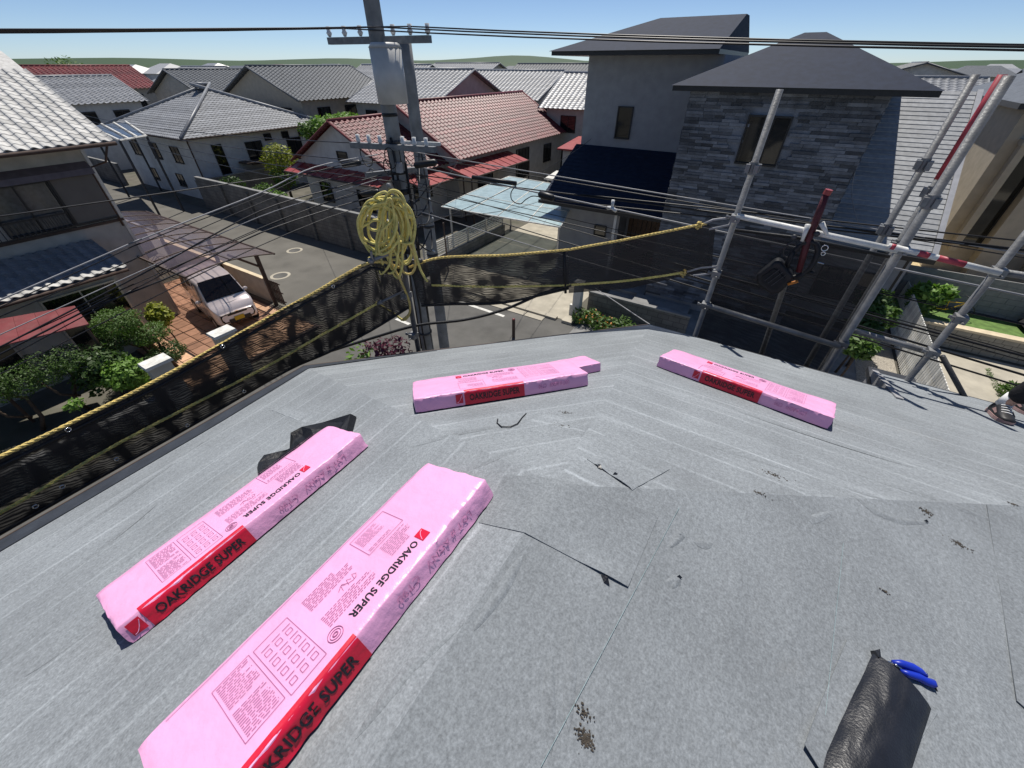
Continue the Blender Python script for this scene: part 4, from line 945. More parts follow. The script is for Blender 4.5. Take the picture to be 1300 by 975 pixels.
# ================================================================== HELPERS FOR BUILDINGS
def window(parent, c, w, h, axis, out, panes=2, fr='frame_dark', gl='glass', depth=.06, sill=True, name='window'):
    """c = centre on the wall plane; axis 'x' or 'y' = direction of the width; out = +1/-1 outward along the other axis"""
    c = Vector(c); e = Vector((1, 0, 0)) if axis == 'x' else Vector((0, 1, 0)); o = Vector((0, out, 0)) if axis == 'x' else Vector((out, 0, 0))
    def bx(mb, a0, a1, z0, z1, d0, d1):
        p = c + e*a0 + o*d0 + Vector((0, 0, z0)); q = c + e*a1 + o*d1 + Vector((0, 0, z1))
        mb.box((min(p.x, q.x), min(p.y, q.y), min(p.z, q.z)), (max(p.x, q.x), max(p.y, q.y), max(p.z, q.z)))
    mb = MB(); f = .05; W2 = w/2; H2 = h/2
    bx(mb, -W2 - f, W2 + f, H2, H2 + f, .003, depth); bx(mb, -W2 - f, W2 + f, -H2 - f, -H2, .003, depth + (.04 if sill else 0)); bx(mb, -W2 - f, -W2, -H2, H2, .003, depth); bx(mb, W2, W2 + f, -H2, H2, .003, depth)
    for k in range(1, panes): x = -W2 + w*k/panes; bx(mb, x - .02, x + .02, -H2, H2, .003, depth * .8)
    wo = mb.build(name, fr, parent)
    for k in range(panes):
        mb = MB(); bx(mb, -W2 + w*k/panes + .005, -W2 + w*(k+1)/panes - .005, -H2, H2, .006, .022 + .008 * (k % 2)); mb.build('pane', gl, wo)
    return wo
def barrel_roof(mb, p0, u, v, pitch=.27, course=.25, amp=.035, step=.022, per=6):
    """tile field: p0 corner at the eave, u along the eave, v up the slope (vectors)"""
    p0, u, v = Vector(p0), Vector(u), Vector(v); n = u.cross(v).normalized()
    if n.z < 0: n = -n
    nu = max(1, round(u.length / pitch)); nv = max(1, round(v.length / course))
    prof = [(k / per, amp * max(-.15, math.sin(k / per * 6.283) * (1 if math.sin(k / per * 6.283) > 0 else .35))) for k in range(per)]
    for j in range(nv):
        rows = []
        for t, h in ((j / nv, step), ((j + 1.04) / nv, 0)):
            row = []
            for i in range(nu):
                for s, a in prof: row.append(mb.vert(p0 + u * ((i + s) / nu) + v * min(t, 1) + n * (a + h)))
            row.append(mb.vert(p0 + u + v * min(t, 1) + n * h)); rows.append(row)
        rows.insert(0, [mb.vert(mb.v[k] - n * step) for k in rows[0]])
        for a, b in zip(rows, rows[1:]):
            for i in range(len(a) - 1): mb.f.append([a[i], a[i+1], b[i+1], b[i]])
def tri_clip_roof(mb, pts, **k): pass
def gable_house(label, x0, x1, y0, y1, ze, zr, ridge='y', wall='stucco_cream', tile='tile_grey', over=.5, wins=(), name='house', pitch=.3, group='houses beyond the crossing', z0=0.0):
    t = thing(name, label, 'house', ((x0+x1)/2, (y0+y1)/2, z0), group)
    mb = MB()
    if ridge == 'y':
        xm = (x0+x1)/2; prof = [(x0, ze), (x0, z0), (x1, z0), (x1, ze), (xm, zr)]
        a = [(x, y0, z) for x, z in prof]; b = [(x, y1, z) for x, z in prof]
    else:
        ym = (y0+y1)/2; prof = [(y0, ze), (y0, z0), (y1, z0), (y1, ze), (ym, zr)]
        a = [(x0, y, z) for y, z in prof]; b = [(x1, y, z) for y, z in prof]
    mb.hexa(a, b); mb.build('wall', wall, t)
    mb = MB(); s = (zr - ze) / (((x1-x0) if ridge == 'y' else (y1-y0)) / 2); dz = over * s
    if ridge == 'y':
        for sx, xe in ((1, x0 - over), (-1, x1 + over)):
            barrel_roof(mb, (xe, y0 - over, ze - dz + .05), (0, y1 - y0 + 2*over, 0), (xm - xe, 0, zr - ze + dz), pitch, .32, pitch*.17, .03)
    else:
        for yy in (y0 - over, y1 + over):
            barrel_roof(mb, (x0 - over, yy, ze - dz + .05), (x1 - x0 + 2*over, 0, 0), (0, ym - yy, zr - ze + dz), pitch)
    o = mb.build('roof_tiles', tile, t, True, kind='stuff'); smooth_angle(o, 50)
    mb = MB()
    if ridge == 'y':
        mb.tube([(xm, y0 - over, zr + .08), (xm, y1 + over, zr + .08)], .11, 8)
        for xe, xf in ((x0 - over, xm), (x1 + over, xm)):
            for y in (y0 - over, y1 + over): mb.tube([(xe, y, ze - dz + .04), (xm, y, zr + .06)], .07, 6)
    else:
        mb.tube([(x0 - over, ym, zr + .08), (x1 + over, ym, zr + .08)], .11, 8)
        for ye in (y0 - over, y1 + over):
            for x in (x0 - over, x1 + over): mb.tube([(x, ye, ze - dz + .04), (x, ym, zr + .06)], .07, 6)
    mb.build('ridge_tiles', tile, t, True, kind='stuff')
    for w in wins: window(t, *w)
    return t
def foliage(mb, c, r, n, s, seed=0, shell=.55, droop=0):
    rnd = random.Random(seed); c = Vector(c); r = Vector(r) if not isinstance(r, (int, float)) else Vector((r, r, r))
    while n > 0:
        d = Vector((rnd.gauss(0, 1), rnd.gauss(0, 1), rnd.gauss(0, 1))).normalized(); q = noise.noise(d * 2.3 + Vector((seed, 1, 2)))
        if noise.noise(d * 5 + Vector((seed, 5, 2))) < -.25 and rnd.random() < .7: n -= .3; continue
        k = (shell + (1 - shell) * rnd.random() ** .6) * (1 + .35 * q); p = c + Vector((d.x*r.x, d.y*r.y, d.z*r.z)) * k
        a = Vector((rnd.gauss(0, 1), rnd.gauss(0, 1), rnd.gauss(0, .6))).normalized(); b = a.cross(d + Vector((rnd.gauss(0, .4), rnd.gauss(0, .4), .3))).normalized(); L_ = s * rnd.uniform(.6, 1.4)
        mb.face([p - a*L_, p + b*L_*.45, p + a*L_, p - b*L_*.45]); n -= 1
def tree(name, label, cat, base, lobes, leaf, n, s, trunk=.06, group=None, branches=True):
    """lobes: [(centre, radius)]"""
    t = thing(name, label, cat, base, group); base = Vector(base)
    mb = MB(); top = Vector(lobes[0][0]); mb.tube([base, base.lerp(top, .4) + Vector((jit(.06), jit(.06), 0)), base.lerp(top, .75) + Vector((jit(.08), jit(.08), 0)), top], [trunk, trunk*.8, trunk*.6, trunk*.25], 8)
    for c, r in lobes[1:]:
        f = base.lerp(top, random.uniform(.35, .7)); c = Vector(c); mb.tube([f, f.lerp(c, .5) + Vector((0, 0, .05)), c], [trunk*.5, trunk*.4, trunk*.15], 6)
    mb.build('trunk', 'bark', t, True)
    tot = sum((Vector(r) if not isinstance(r, (int, float)) else Vector((r, r, r))).length ** 2 for c, r in lobes)
    for i, (c, r) in enumerate(lobes):
        rl = (Vector(r) if not isinstance(r, (int, float)) else Vector((r, r, r))).length ** 2
        mb = MB(); foliage(mb, c, r, int(n * rl / tot), s, seed=i + int(abs(base.x) * 7)); mb.build('crown', leaf if isinstance(leaf, str) else leaf[i % len(leaf)], t)
    return t

# ================================================================== LEFT TILED HOUSE
XW = -19.2; YC = 4.97
zz = lambda z: 8 - (8 - z) * 1.049
lh = thing('house', 'two storey house with silver wave tile roofs above the clipped garden', 'house', (XW - 4, -1, 0), 'houses beyond the crossing')
mb = MB(); mb.box((XW - 8.5, -9, 0), (XW, YC, 6.25)); mb.build('wall', 'stucco_cream', lh)
mb = MB(); mb.box((XW - .02, YC - .06, 0), (XW + .03, YC + .03, 6.2)); mb.build('corner_trim', 'frame_alu', lh)
# tiles: one shared wave tile
def wave_tile():
    mb = MB(); nu, nv = 8, 2
    def fn(u, v):
        x = (u - .5) * .30; h = .030 * math.sin(u * 6.283 + .5) ; return (x, (v) * .30, h + .014 * (1 - v) + .02)
    mb.grid(fn, nu, nv); mb.grid(lambda u, v: (fn(u, 0)[0], 0, fn(u, 0)[2] - .022 * (1 - v)), nu, 1)
    me = mb.mesh('roof_tile', Vector((0, 0, 0)), True); return me
TM = wave_tile(); TM.materials.append(MT['tile_silver']); TM_SHADE = TM.copy(); TM_SHADE.materials.clear(); TM_SHADE.materials.append(MT['tile_grey'])  # grey copy paints the shade lying on the lower roof
def tile_field(root, y_hi, n_cols, x_e, z_e, slope, n_rows, me, skip=0, shade_rows=None):
    """eave facing +X at x_e; tiles laid from y_hi towards -Y, rows going up to -X"""
    ang = math.atan(slope)
    for r in range(n_rows):
        for c in range(n_cols):
            y = y_hi - .15 - c * .27
            p = Vector((x_e - r * .26 * math.cos(ang), y, z_e + r * .26 * math.sin(ang)))
            ex = Vector((0, 1, 0)); ey = Vector((-math.cos(ang), 0, math.sin(ang))); ez = ex.cross(ey)
            m = Matrix(((ex.x, ey.x, ez.x, p.x), (ex.y, ey.y, ez.y, p.y), (ex.z, ey.z, ez.z, p.z + random.uniform(0, .006)), (0, 0, 0, 1)))
            inst('roof_tile', shade_rows if shade_rows and r > 0 else me, root, m)
XE_, ZE_ = -18.15, 6.15; SL = .42
up_roof = MB(); up_roof.hexa([(XE_, -9.6, ZE_ - .03), (XE_, YC + .55, ZE_ - .03), (XW - 4.2, YC + .55, ZE_ - .03 + SL*5.25), (XW - 4.2, -9.6, ZE_ - .03 + SL*5.25)][::-1], [(XE_, -9.6, ZE_ - .005), (XE_, YC + .55, ZE_ - .005), (XW - 4.2, YC + .55, ZE_ - .005 + SL*5.25), (XW - 4.2, -9.6, ZE_ - .005 + SL*5.25)][::-1])
up_roof.hexa([(XW - 9.4, -9.6, ZE_ - .03), (XW - 9.4, YC + .55, ZE_ - .03), (XW - 4.2, YC + .55, ZE_ - .03 + SL*5.25), (XW - 4.2, -9.6, ZE_ - .03 + SL*5.25)], [(XW - 9.4, -9.6, ZE_ - .005), (XW - 9.4, YC + .55, ZE_ - .005), (XW - 4.2, YC + .55, ZE_ - .005 + SL*5.25), (XW - 4.2, -9.6, ZE_ - .005 + SL*5.25)])
roof_o = up_roof.build('roof', 'tile_silver', lh)
tile_field(roof_o, YC + .58, 17, XE_ + .05, ZE_, SL, 17, TM)
mb = MB(); barrel_roof(mb, (XE_ + .05, -9.6, ZE_), (0, 9.75, 0), (-5.2, 0, SL * 5.2), .27, .26, .03, .02); smooth_angle(mb.build('roof_tiles', 'tile_silver', roof_o, True, kind='stuff'))
mb = MB(); mb.tube([(XE_ + .08, -9.6, ZE_ - .06), (XE_ + .08, YC + .6, ZE_ - .06)], .055, 8); mb.build('gutter', 'brown', lh, True)
mb = MB(); mb.box((XE_ - 1.0, -9.5, ZE_ - .12), (XE_ - .03, YC + .5, ZE_ - .045)); mb.build('soffit', 'stucco_cream', lh)
mb = MB(); mb.tube([(XE_ + .05, YC + .35, ZE_ - .1), (XE_ - .3, YC + .2, ZE_ - .55), (XW + .06, YC - .12, ZE_ - .75), (XW + .06, YC - .12, 3.6)], .03, 8); mb.build('downpipe', 'brown', lh, True)
# window group on the upper floor
a = on_x(-5, 238, XW); b = on_x(64, 230, XW)
mb = MB(); mb.hexa([(XW, -4.0, 5.30), (XW + .34, -4.0, 5.28), (XW + .34, YC - .1, 5.28), (XW, YC - .1, 5.30)], [(XW, -4.0, 5.60), (XW + .30, -4.0, 5.44), (XW + .30, YC - .1, 5.44), (XW, YC - .1, 5.60)]); mb.build('window_visor', 'visor', lh)
sh = MB(); sh.box((XW + .004, 3.76, 3.95), (XW + .10, YC - .14, 5.24)); so = sh.build('shutter_case', 'shutter', lh)
mb = MB(); mb.box((XW + .004, 3.70, 3.89), (XW + .13, YC - .10, 3.95)); mb.box((XW + .004, 3.70, 3.95), (XW + .125, 3.76, 5.26)); mb.build('case_frame', 'frame_dark', so, kind=None)
for k in range(2): window(lh, (XW + .004, 2.93 - k*3.0, 4.58), 1.46, 1.24, 'y', 1, 2, 'frame_dark', 'glass_curtain', .08)
# balcony rail in front of the window
rl = MB(); rl.box((XW + .20, -2.6, 4.32), (XW + .24, 3.66, 4.36)); rl.box((XW + .20, -2.6, 3.89), (XW + .24, 3.66, 3.92)); ro = rl.build('window_rail', 'frame_dark', lh)
y = 3.6
while y > -2.6:
    mb = MB(); mb.box((XW + .205, y - .012, 3.92), (XW + .235, y + .012, 4.32)); mb.build('baluster', 'steel_dark', ro); y -= .13
mb = MB(); mb.box((XW + .004, -9, 3.76), (XW + .05, YC, 3.84)); mb.build('belt_course', 'brown', lh)
# lower roof
lo = MB(); XL2 = -17.12; ZL2 = 2.92; SL2 = .24; yl = 3.80
lo.hexa([(XL2, -9, ZL2 - .07), (XL2, yl, ZL2 - .07), (XW - .02, yl, ZL2 + SL2*2.1 - .07), (XW - .02, -9, ZL2 + SL2*2.1 - .07)][::-1], [(XL2, -9, ZL2 - .01), (XL2, yl, ZL2 - .01), (XW - .02, yl, ZL2 + SL2*2.1 - .01), (XW - .02, -9, ZL2 + SL2*2.1 - .01)][::-1])
lo_o = lo.build('lower_roof', 'tile_dark', lh)
tile_field(lo_o, yl + .02, 22, XL2 + .06, ZL2, SL2, 8, TM, shade_rows=TM_SHADE)  # rows above the lowest take the grey copy as painted eave shade
mb = MB(); mb.tube([(XL2 + .08, -9, ZL2 - .08), (XL2 + .08, yl, ZL2 - .08)], .05, 8); mb.build('gutter', 'brown', lh, True)
mb = MB(); mb.box((XL2 - 1.1, -9, 0), (XL2 - .55, yl - .25, ZL2 - .07)); mb.build('ground_floor_wall', 'stucco_cream', lh)
for k in range(3): window(lh, (XL2 - .55, 2.5 - k*3.0, 1.5), 1.8, 1.9, 'y', 1, 2, 'frame_alu', 'glass', .06)
# maroon metal canopy
mt_ = thing('canopy', 'maroon sheet metal canopy in front of the tiled house', 'canopy', (-16, 1.2, 0))
q = [on_z(-40, 412, 2.62), on_z(95, 388, 2.62), on_z(113, 411, 2.38), on_z(-40, 449, 2.38)]
for i in range(5):
    a, b, c, d = q[0].lerp(q[1], i/5), q[0].lerp(q[1], (i+.985)/5), q[3].lerp(q[2], (i+.985)/5), q[3].lerp(q[2], i/5); mb = MB()
    mb.hexa([p - Vector((0, 0, .03)) for p in (d, c, b, a)], [d, c, b, a]); mb.build('roof_panel', 'metal_maroon', mt_)
mb = MB()
for p in (q[2], q[3]): mb.tube([p - Vector((.1, .1, .03)), Vector((p.x - .1, p.y - .1, 0))], .04, 8)
mb.build('support_posts', 'brown', mt_, kind='stuff')

# garden wall with gate pillars
mb = MB(); mb.box((-13.28, -20, 0), (-13.08, 2.0, .55)); gw = tag(mb.build('garden_wall', 'block_pale'), 'low pale block wall edging the clipped garden by the street', 'wall')
mb = MB(); mb.box((-13.30, -20, .552), (-13.06, 2.0, .60)); mb.build('coping', 'concrete_grey', gw)
for u, v, lab in ((197, 459, 'white capped gate pillar by the bright green bush'), (281, 421, 'white capped gate pillar in front of the parked van')):
    c = on_x(u, v, -13.25); t = thing('gate_pillar', lab, 'gate pillar', (c.x, c.y, 0), 'gate pillars of the tiled house')
    mb = MB(); mb.box((c.x - .2, c.y - .27, 0), (c.x + .2, c.y + .27, c.z - .05)); mb.build('shaft', 'stucco_cream', t)
    mb = MB(); mb.hexa([(c.x - .26, c.y - .34, c.z - .05), (c.x + .26, c.y - .34, c.z - .05), (c.x + .26, c.y + .34, c.z - .05), (c.x - .26, c.y + .34, c.z - .05)], [(c.x - .24, c.y - .32, c.z + .03), (c.x + .24, c.y - .32, c.z + .03), (c.x + .24, c.y + .32, c.z + .03), (c.x - .24, c.y + .32, c.z + .03)]); mb.build('cap', 'paint_white', t)
# sliding gate rail across the driveway
mb = MB(); mb.box((-13.6, 2.6, .0), (-13.45, 7.3, .10)); tag(mb.build('gate_track', 'brown'), 'brown sliding gate track across the terracotta driveway', 'gate track')
# driveway tiles
dr = struct(sheet('tiled_driveway', [(-23, 2.75), (-13.4, 2.75), (-13.4, 7.45), (-23, 7.45)], .022, 'brown'))
bxm = MB(); bxm.box((-.235, -.235, 0), (.235, .235, .025)); tmesh = bxm.mesh('paving_tile'); tmesh.materials.append(MT['terracotta'])
for i in range(19):
    for j in range(9): inst('paving_tile', tmesh, dr, Matrix.Translation((-22.7 + i*.5, 3.05 + j*.5, .024 + random.uniform(0, .006))))
# planting bed
sheet('planting_bed', [(-17.4, -12), (-13.3, -12), (-13.3, 2.6), (-17.4, 2.6)], .024, 'ground')
def at3(u, v, x): return on_x(u, v, x)
# hedge (long clipped juniper)
hd = thing('hedge', 'long clipped dark hedge on crooked trunks in the garden', 'hedge', (-15.4, -.6, 0))
mb = MB()
for k in range(13): foliage(mb, (-15.35 + .12*math.sin(k*1.7), -5.2 + k*.52, 1.52 + .08*math.sin(k*2.3)), (.62, .5, .40), 1500, .030, seed=k, shell=.7)
mb.build('crown', 'leaf_dark', hd)
mb = MB()
for k in range(13): foliage(mb, (-15.3 + .12*math.sin(k*1.7), -5.2 + k*.52, 1.66 + .08*math.sin(k*2.3)), (.60, .46, .34), 900, .026, seed=k + 50, shell=.85)
mb.build('new_growth', 'leaf_mid', hd)
for k in range(6):
    y = -4.6 + k*1.05; mb = MB(); mb.tube([(-15.3, y, 0), (-15.2 + jit(.2), y + jit(.2), .5), (-15.35 + jit(.2), y + .25, 1.0), (-15.3, y + jit(.3), 1.5)], [.06, .05, .045, .03], 7); mb.tube([(-15.2, y + .05, .55), (-15.0, y - .25, .9), (-15.2, y - .4, 1.4)], [.04, .035, .02], 6); mb.build('trunk', 'bark', hd, True)
c1 = at3(148, 410, -15.6); c2 = at3(190, 424, -15.2); c3 = at3(205, 440, -15.1)
tree('clipped_tree', 'cloud pruned ball tree nearest the maroon canopy', 'tree', (c1.x + .1, c1.y + .3, 0), [(c1, (.62, .62, .42)), (c1 + Vector((.1, -.35, -.45)), (.4, .4, .25))], ('leaf_mid', 'leaf_dark'), 7000, .028, group='clipped trees in the garden')
tree('clipped_tree', 'cloud pruned tree with low tiers beside the terracotta driveway', 'tree', (c2.x, c2.y + .15, 0), [(c2, (.5, .55, .32)), (c3 + Vector((0, .1, -.25)), (.45, .5, .3)), (c2 + Vector((.4, -.2, -.6)), (.42, .42, .25))], ('leaf_mid', 'leaf_dark', 'leaf_dark'), 8000, .028, group='clipped trees in the garden')
c = at3(160, 474, -14.3); tree('shrub', 'round bright green bush beside the white capped gate pillar', 'shrub', (c.x, c.y, 0), [(c, (.55, .55, .45))], 'leaf_light', 1500, .075, .03, 'shrubs in the garden')
c = at3(130, 468, -14.9); tree('shrub', 'dark broadleaf bush at the end of the long hedge', 'shrub', (c.x, c.y, 0), [(c, (.6, .7, .7))], 'leaf_dark', 1500, .075, .03, 'shrubs in the garden')
c = at3(202, 400, -16.3); tree('shrub', 'yellow leaved shrub edging the terracotta driveway', 'shrub', (c.x, c.y, 0), [(c, (.4, .35, .4))], 'leaf_yellow', 800, .08, .03, 'shrubs in the garden')
c = at3(98, 517, -13.4); tree('weed', 'small light green weed growing at the block wall', 'plant', (c.x, c.y, .1), [(c + Vector((0, 0, .1)), (.15, .2, .16))], 'leaf_light', 120, .06, .01)
# brown panel fence beside the house
fn_ = thing('board_fence', 'brown slatted board fence between tiled house and driveway', 'fence', (-19, 3.1, 0))
for k in range(9): mb = MB(); mb.box((-18.1 + k*.22, 3.02, .05), (-17.92 + k*.22, 3.06, 1.25)); mb.build('board', 'wood_dark', fn_)

# ================================================================== CARPORT + VAN + BICYCLES
cpo = thing('carport', 'arched brown translucent carport over the white van', 'carport', (-19, 7.4, 0))
X0, X1 = -26.4, -15.75; Y0, Y1 = 4.75, 7.85
def arch(v): return 2.18 + .42 * math.sin(math.pi * (.10 + .62 * v))
N_ = 9
for i in range(N_):
    xa = X0 + (X1 - X0) * i / N_; xb = X0 + (X1 - X0) * (i + 1) / N_; mb = MB()
    mb.grid(lambda u, v: (xa + .025 + (xb - xa - .05) * u, Y1 + (Y0 - Y1) * v, arch(v)), 1, 12); mb.build('roof_panel', 'carport_brown', cpo, True)
for i in range(N_ + 1):
    xa = X0 + (X1 - X0) * i / N_; mb = MB(); mb.tube([(xa, Y1 + (Y0 - Y1) * k / 12, arch(k / 12) + .004) for k in range(13)], .024, 6); mb.build('rib', 'brown', cpo, True)
for v in (0, .5, 1):
    mb = MB(); mb.tube([(X0, Y1 + (Y0 - Y1) * v, arch(v)), (X1, Y1 + (Y0 - Y1) * v, arch(v))], .04 if v in (0, 1) else .022, 8); mb.build('beam', 'brown', cpo, True)
for x in (-16.6, -20.2, -25.4):
    mb = MB(); mb.box((x - .06, 7.50, 0), (x + .06, 7.62, 2.2)); mb.tube([(x, 7.56, 1.7), (x, 6.6, 2.5)], .045, 8); mb.build('post', 'brown', cpo)
mb = MB(); mb.box((-26, 7.63, 0), (-17.0, 7.74, 1.05)); w = tag(mb.build('boundary_wall', 'stucco_cream'), 'pale rendered wall along the side street behind the van', 'wall'); mb = MB(); mb.box((-26, 7.60, 1.052), (-16.98, 7.77, 1.10)); mb.build('coping', 'coping', w)
lat = thing('lattice_gate', 'brown lattice gate at the end of the pale rendered wall', 'gate', (-16.4, 7.65, 0))
for k in range(7): mb = MB(); mb.box((-16.85 + k*.12, 7.66, .1), (-16.80 + k*.12, 7.69, 1.1)); mb.build('bar', 'brown', lat)
for z in (.2, .6, 1.0): mb = MB(); mb.box((-16.9, 7.70, z), (-16.0, 7.72, z + .05)); mb.build('bar', 'brown', lat)

def van(label, loc, yaw):
    t = thing('van', label, 'van', loc); Mx = Matrix.Translation(Vector(loc)) @ Matrix.Rotation(yaw, 4, 'Z') @ Matrix.Translation((-3.4, 0, 0))
    st = [(0.0, .62, 1.45, .55, .70), (.05, .40, 1.62, .60, .73), (.25, .30, 1.72, .63, .735), (.9, .24, 1.765, .645, .737), (1.7, .24, 1.765, .645, .737), (2.25, .24, 1.72, .62, .737), (2.52, .24, 1.46, .655, .737), (2.86, .25, 1.12, .69, .735), (3.1, .27, 1.02, .70, .725), (3.28, .30, .93, .66, .69), (3.36, .36, .82, .60, .63), (3.40, .45, .70, .50, .55)]
    def sec(s):
        x, zb, zt, wt, w = s; bel = min(.98, zt - .04)
        P = [(.0, zb), (w*.9, zb), (w, zb + .10), (w, (zb + bel) / 2), (w*.99, bel), (wt + (w - wt) * .55, bel + (zt - bel) * .45), (wt, bel + (zt - bel) * .86), (wt*.9, bel + (zt - bel) * .97), (wt*.5, zt + .012), (0, zt + .018)]
        return [(x, y, z) for y, z in P] + [(x, -y, z) for y, z in P[-2:0:-1]]
    mb = MB(Mx); rows = [[mb.vert(p) for p in sec(s)] for s in st]; n = len(rows[0])
    for a, b in zip(rows, rows[1:]):
        for k in range(n): mb.f.append([a[k], a[(k+1) % n], b[(k+1) % n], b[k]])
    mb.f.append(rows[0][:]); mb.f.append(rows[-1][::-1]); body = mb.build('body', 'car_white', t, True); smooth_angle(body, 35)
    body.modifiers.new('n', 'WEIGHTED_NORMAL')
    def quad(name, P, mat, off=None, par=t):
        mb = MB(Mx); mb.face(P); return mb.build(name, mat, par)
    mb = MB(Mx); mb.grid(lambda u, v: (2.285 + (2.835 - 2.285) * v + .012 + .03 * math.cos((u - .5) * math.pi) * .5 - .012, (u - .5) * 2 * (.56 + (.655 - .56) * v), 1.70 - .565 * v + .018 + .022 * math.cos((u - .5) * math.pi)), 10, 6); mb.build('windscreen', 'glass', t, True)
    for s in (1, -1):
        for x0, x1 in ((.18, .85), (.92, 1.62), (1.68, 2.38)):
            tp = 1.60; mb = MB(Mx); xe = x1 - (.22 if x1 > 2 else .03)
            yy = lambda z: .737 - (z - .98) / (1.765 - .98) * .10 + .012
            mb.face([(x0, s*(yy(1.0) - .006), 1.0), (x1 + (.10 if x1 > 2 else 0), s*(yy(1.0) - .006), 1.0), (xe, s*(yy(tp) - .012), tp), (x0 + .03, s*(yy(tp) - .012), tp)]); mb.build('side_window', 'glass', t)
        mb = MB(Mx); mb.hexa([(3.06, s*.60, .70), (3.30, s*.42, .70), (3.33, s*.44, .72), (3.12, s*.70, .72)], [(3.02, s*.62, .92), (3.24, s*.44, .88), (3.27, s*.47, .88), (3.06, s*.715, .92)]); mb.build('headlight', 'lamp_glass', t)
        mb = MB(Mx); mb.ball((2.33, s*.83, 1.05), (.06, .10, .075), 10, 6); mb.build('wing_mirror', 'car_white', t, True)
        for x in (.62, 2.78):
            w = None; mb = MB(Mx); mb.tube([(x, s*.56, .27), (x, s*.745, .27)], .27, 20); w = mb.build('wheel', 'car_black', t, True); smooth_angle(w, 40)
            mb = MB(Mx); mb.tube([(x, s*.74, .27), (x, s*.752, .27)], [.18, .15], 16); mb.build('rim', 'frame_alu', w)
            mb = MB(Mx); mb.tube([(x + .31*math.cos(k*math.pi/10), s*.739, .29 + .31*math.sin(k*math.pi/10)) for k in range(11)], .012, 5); mb.build('wheel_arch', 'car_black', t)
        mb = MB(Mx); mb.box((.95, min(s*.738, s*.75), .80), (1.1, max(s*.738, s*.75), .83)); mb.build('door_handle', 'car_white', t)
        for x in (.89, 1.65, 2.42):
            mb = MB(Mx); mb.box((x - .004, min(s*.735, s*.7405), .36), (x + .004, max(s*.735, s*.7405), .98)); mb.build('door_gap', 'car_black', t)
    mb = MB(Mx); mb.box((3.33, -.34, .66), (3.405, .34, .72)); mb.build('grille', 'car_black', t)
    mb = MB(Mx); mb.box((3.36, -.36, .36), (3.412, .40, .52)); mb.build('bumper_intake', 'car_black', t)
    mb = MB(Mx); mb.box((3.405, -.17, .42), (3.425, .17, .58)); mb.build('number_plate', 'plate_yellow', t)
    mb = MB(Mx); mb.tube([(2.90, -.1, 1.10), (2.72, -.45, 1.27)], .008, 5); mb.build('wiper', 'car_black', t); mb = MB(Mx); mb.tube([(2.90, .25, 1.10), (2.72, -.05, 1.27)], .008, 5); mb.build('wiper', 'car_black', t)
    mb = MB(Mx); mb.tube([(3.02, -.55, 1.045), (3.12, 0, 1.035), (3.02, .55, 1.045)], .006, 5); mb.build('bonnet_gap', 'car_black', t)
    mb = MB(Mx); mb.box((3.375, -.05, .745), (3.392, .05, .775)); mb.build('emblem', 'chrome', t)
    return t
van('white compact van with yellow plate parked under the brown carport', (-15.85, 5.75, .03), R(-9))

def bicycle(label, loc, yaw, frame_mat, group=None, tilt=.12, s=1.0):
    t = thing('bicycle', label, 'bicycle', loc, group); Mx = Matrix.Translation(Vector(loc)) @ Matrix.Rotation(yaw, 4, 'Z') @ Matrix.Rotation(tilt, 4, 'X') @ Matrix.Scale(s, 4)
    for x in (-.52, .52):
        mb = MB(Mx); mb.tube([(x + .31*math.cos(k*6.283/20), 0, .32 + .31*math.sin(k*6.283/20)) for k in range(20)], .02, 6, closed=True); w = mb.build('wheel', 'car_black', t, True)
        mb = MB(Mx)
        for k in range(6): mb.tube([(x, 0, .32), (x + .3*math.cos(k*1.047), 0, .32 + .3*math.sin(k*1.047))], .003, 4)
        mb.build('spokes', 'frame_alu', w)
    mb = MB(Mx); mb.tube([(-.52, 0, .32), (-.1, 0, .30), (.38, 0, .72), (-.18, 0, .68), (-.1, 0, .30)], .022, 7); mb.tube([(-.52, 0, .32), (-.18, 0, .68)], .014, 6); mb.tube([(.52, 0, .32), (.38, 0, .72), (.34, 0, .92)], .018, 6); mb.tube([(-.18, 0, .68), (-.21, 0, .80)], .014, 6); mb.build('frame', frame_mat, t, True)
    mb = MB(Mx); mb.tube([(.28, -.27, .95), (.36, -.12, .94), (.36, .12, .94), (.28, .27, .95)], .013, 6); mb.build('handlebar', 'steel_dark', t, True)
    mb = MB(Mx); mb.ball((-.22, 0, .83), (.13, .07, .035), 8, 5); mb.build('saddle', 'car_black', t, True)
    mb = MB(Mx); mb.tube([(-.1, -.06, .30), (-.02, -.09, .18)], .012, 5); mb.tube([(-.1, .06, .30), (-.18, .09, .42)], .012, 5); mb.build('pedals', 'car_black', t, kind='stuff')
    return t
p = on_z(212, 356, .05); bicycle('dark bicycle parked behind the white van', (p.x, p.y, .05), 1.0, 'steel_dark', 'bicycles by the house', .1)
p = on_z(196, 345, .05); bicycle('second dark bicycle against the slatted screen under the carport', (p.x, p.y, .05), 1.25, 'car_black', 'bicycles by the house', -.12)
scn = thing('slatted_screen', 'sunlit wooden slatted screen at the back of the driveway', 'screen', (-22.6, 4, 0))
for k in range(12): mb = MB(); mb.box((-22.9, 3.3 + k*.22, .05), (-22.84, 3.43 + k*.22, 1.7)); mb.build('slat', 'coping', scn)
for z in (.5, 1.5): mb = MB(); mb.box((-22.84, 3.25, z), (-22.80, 5.9, z + .07)); mb.build('bearer', 'wood_dark', scn)

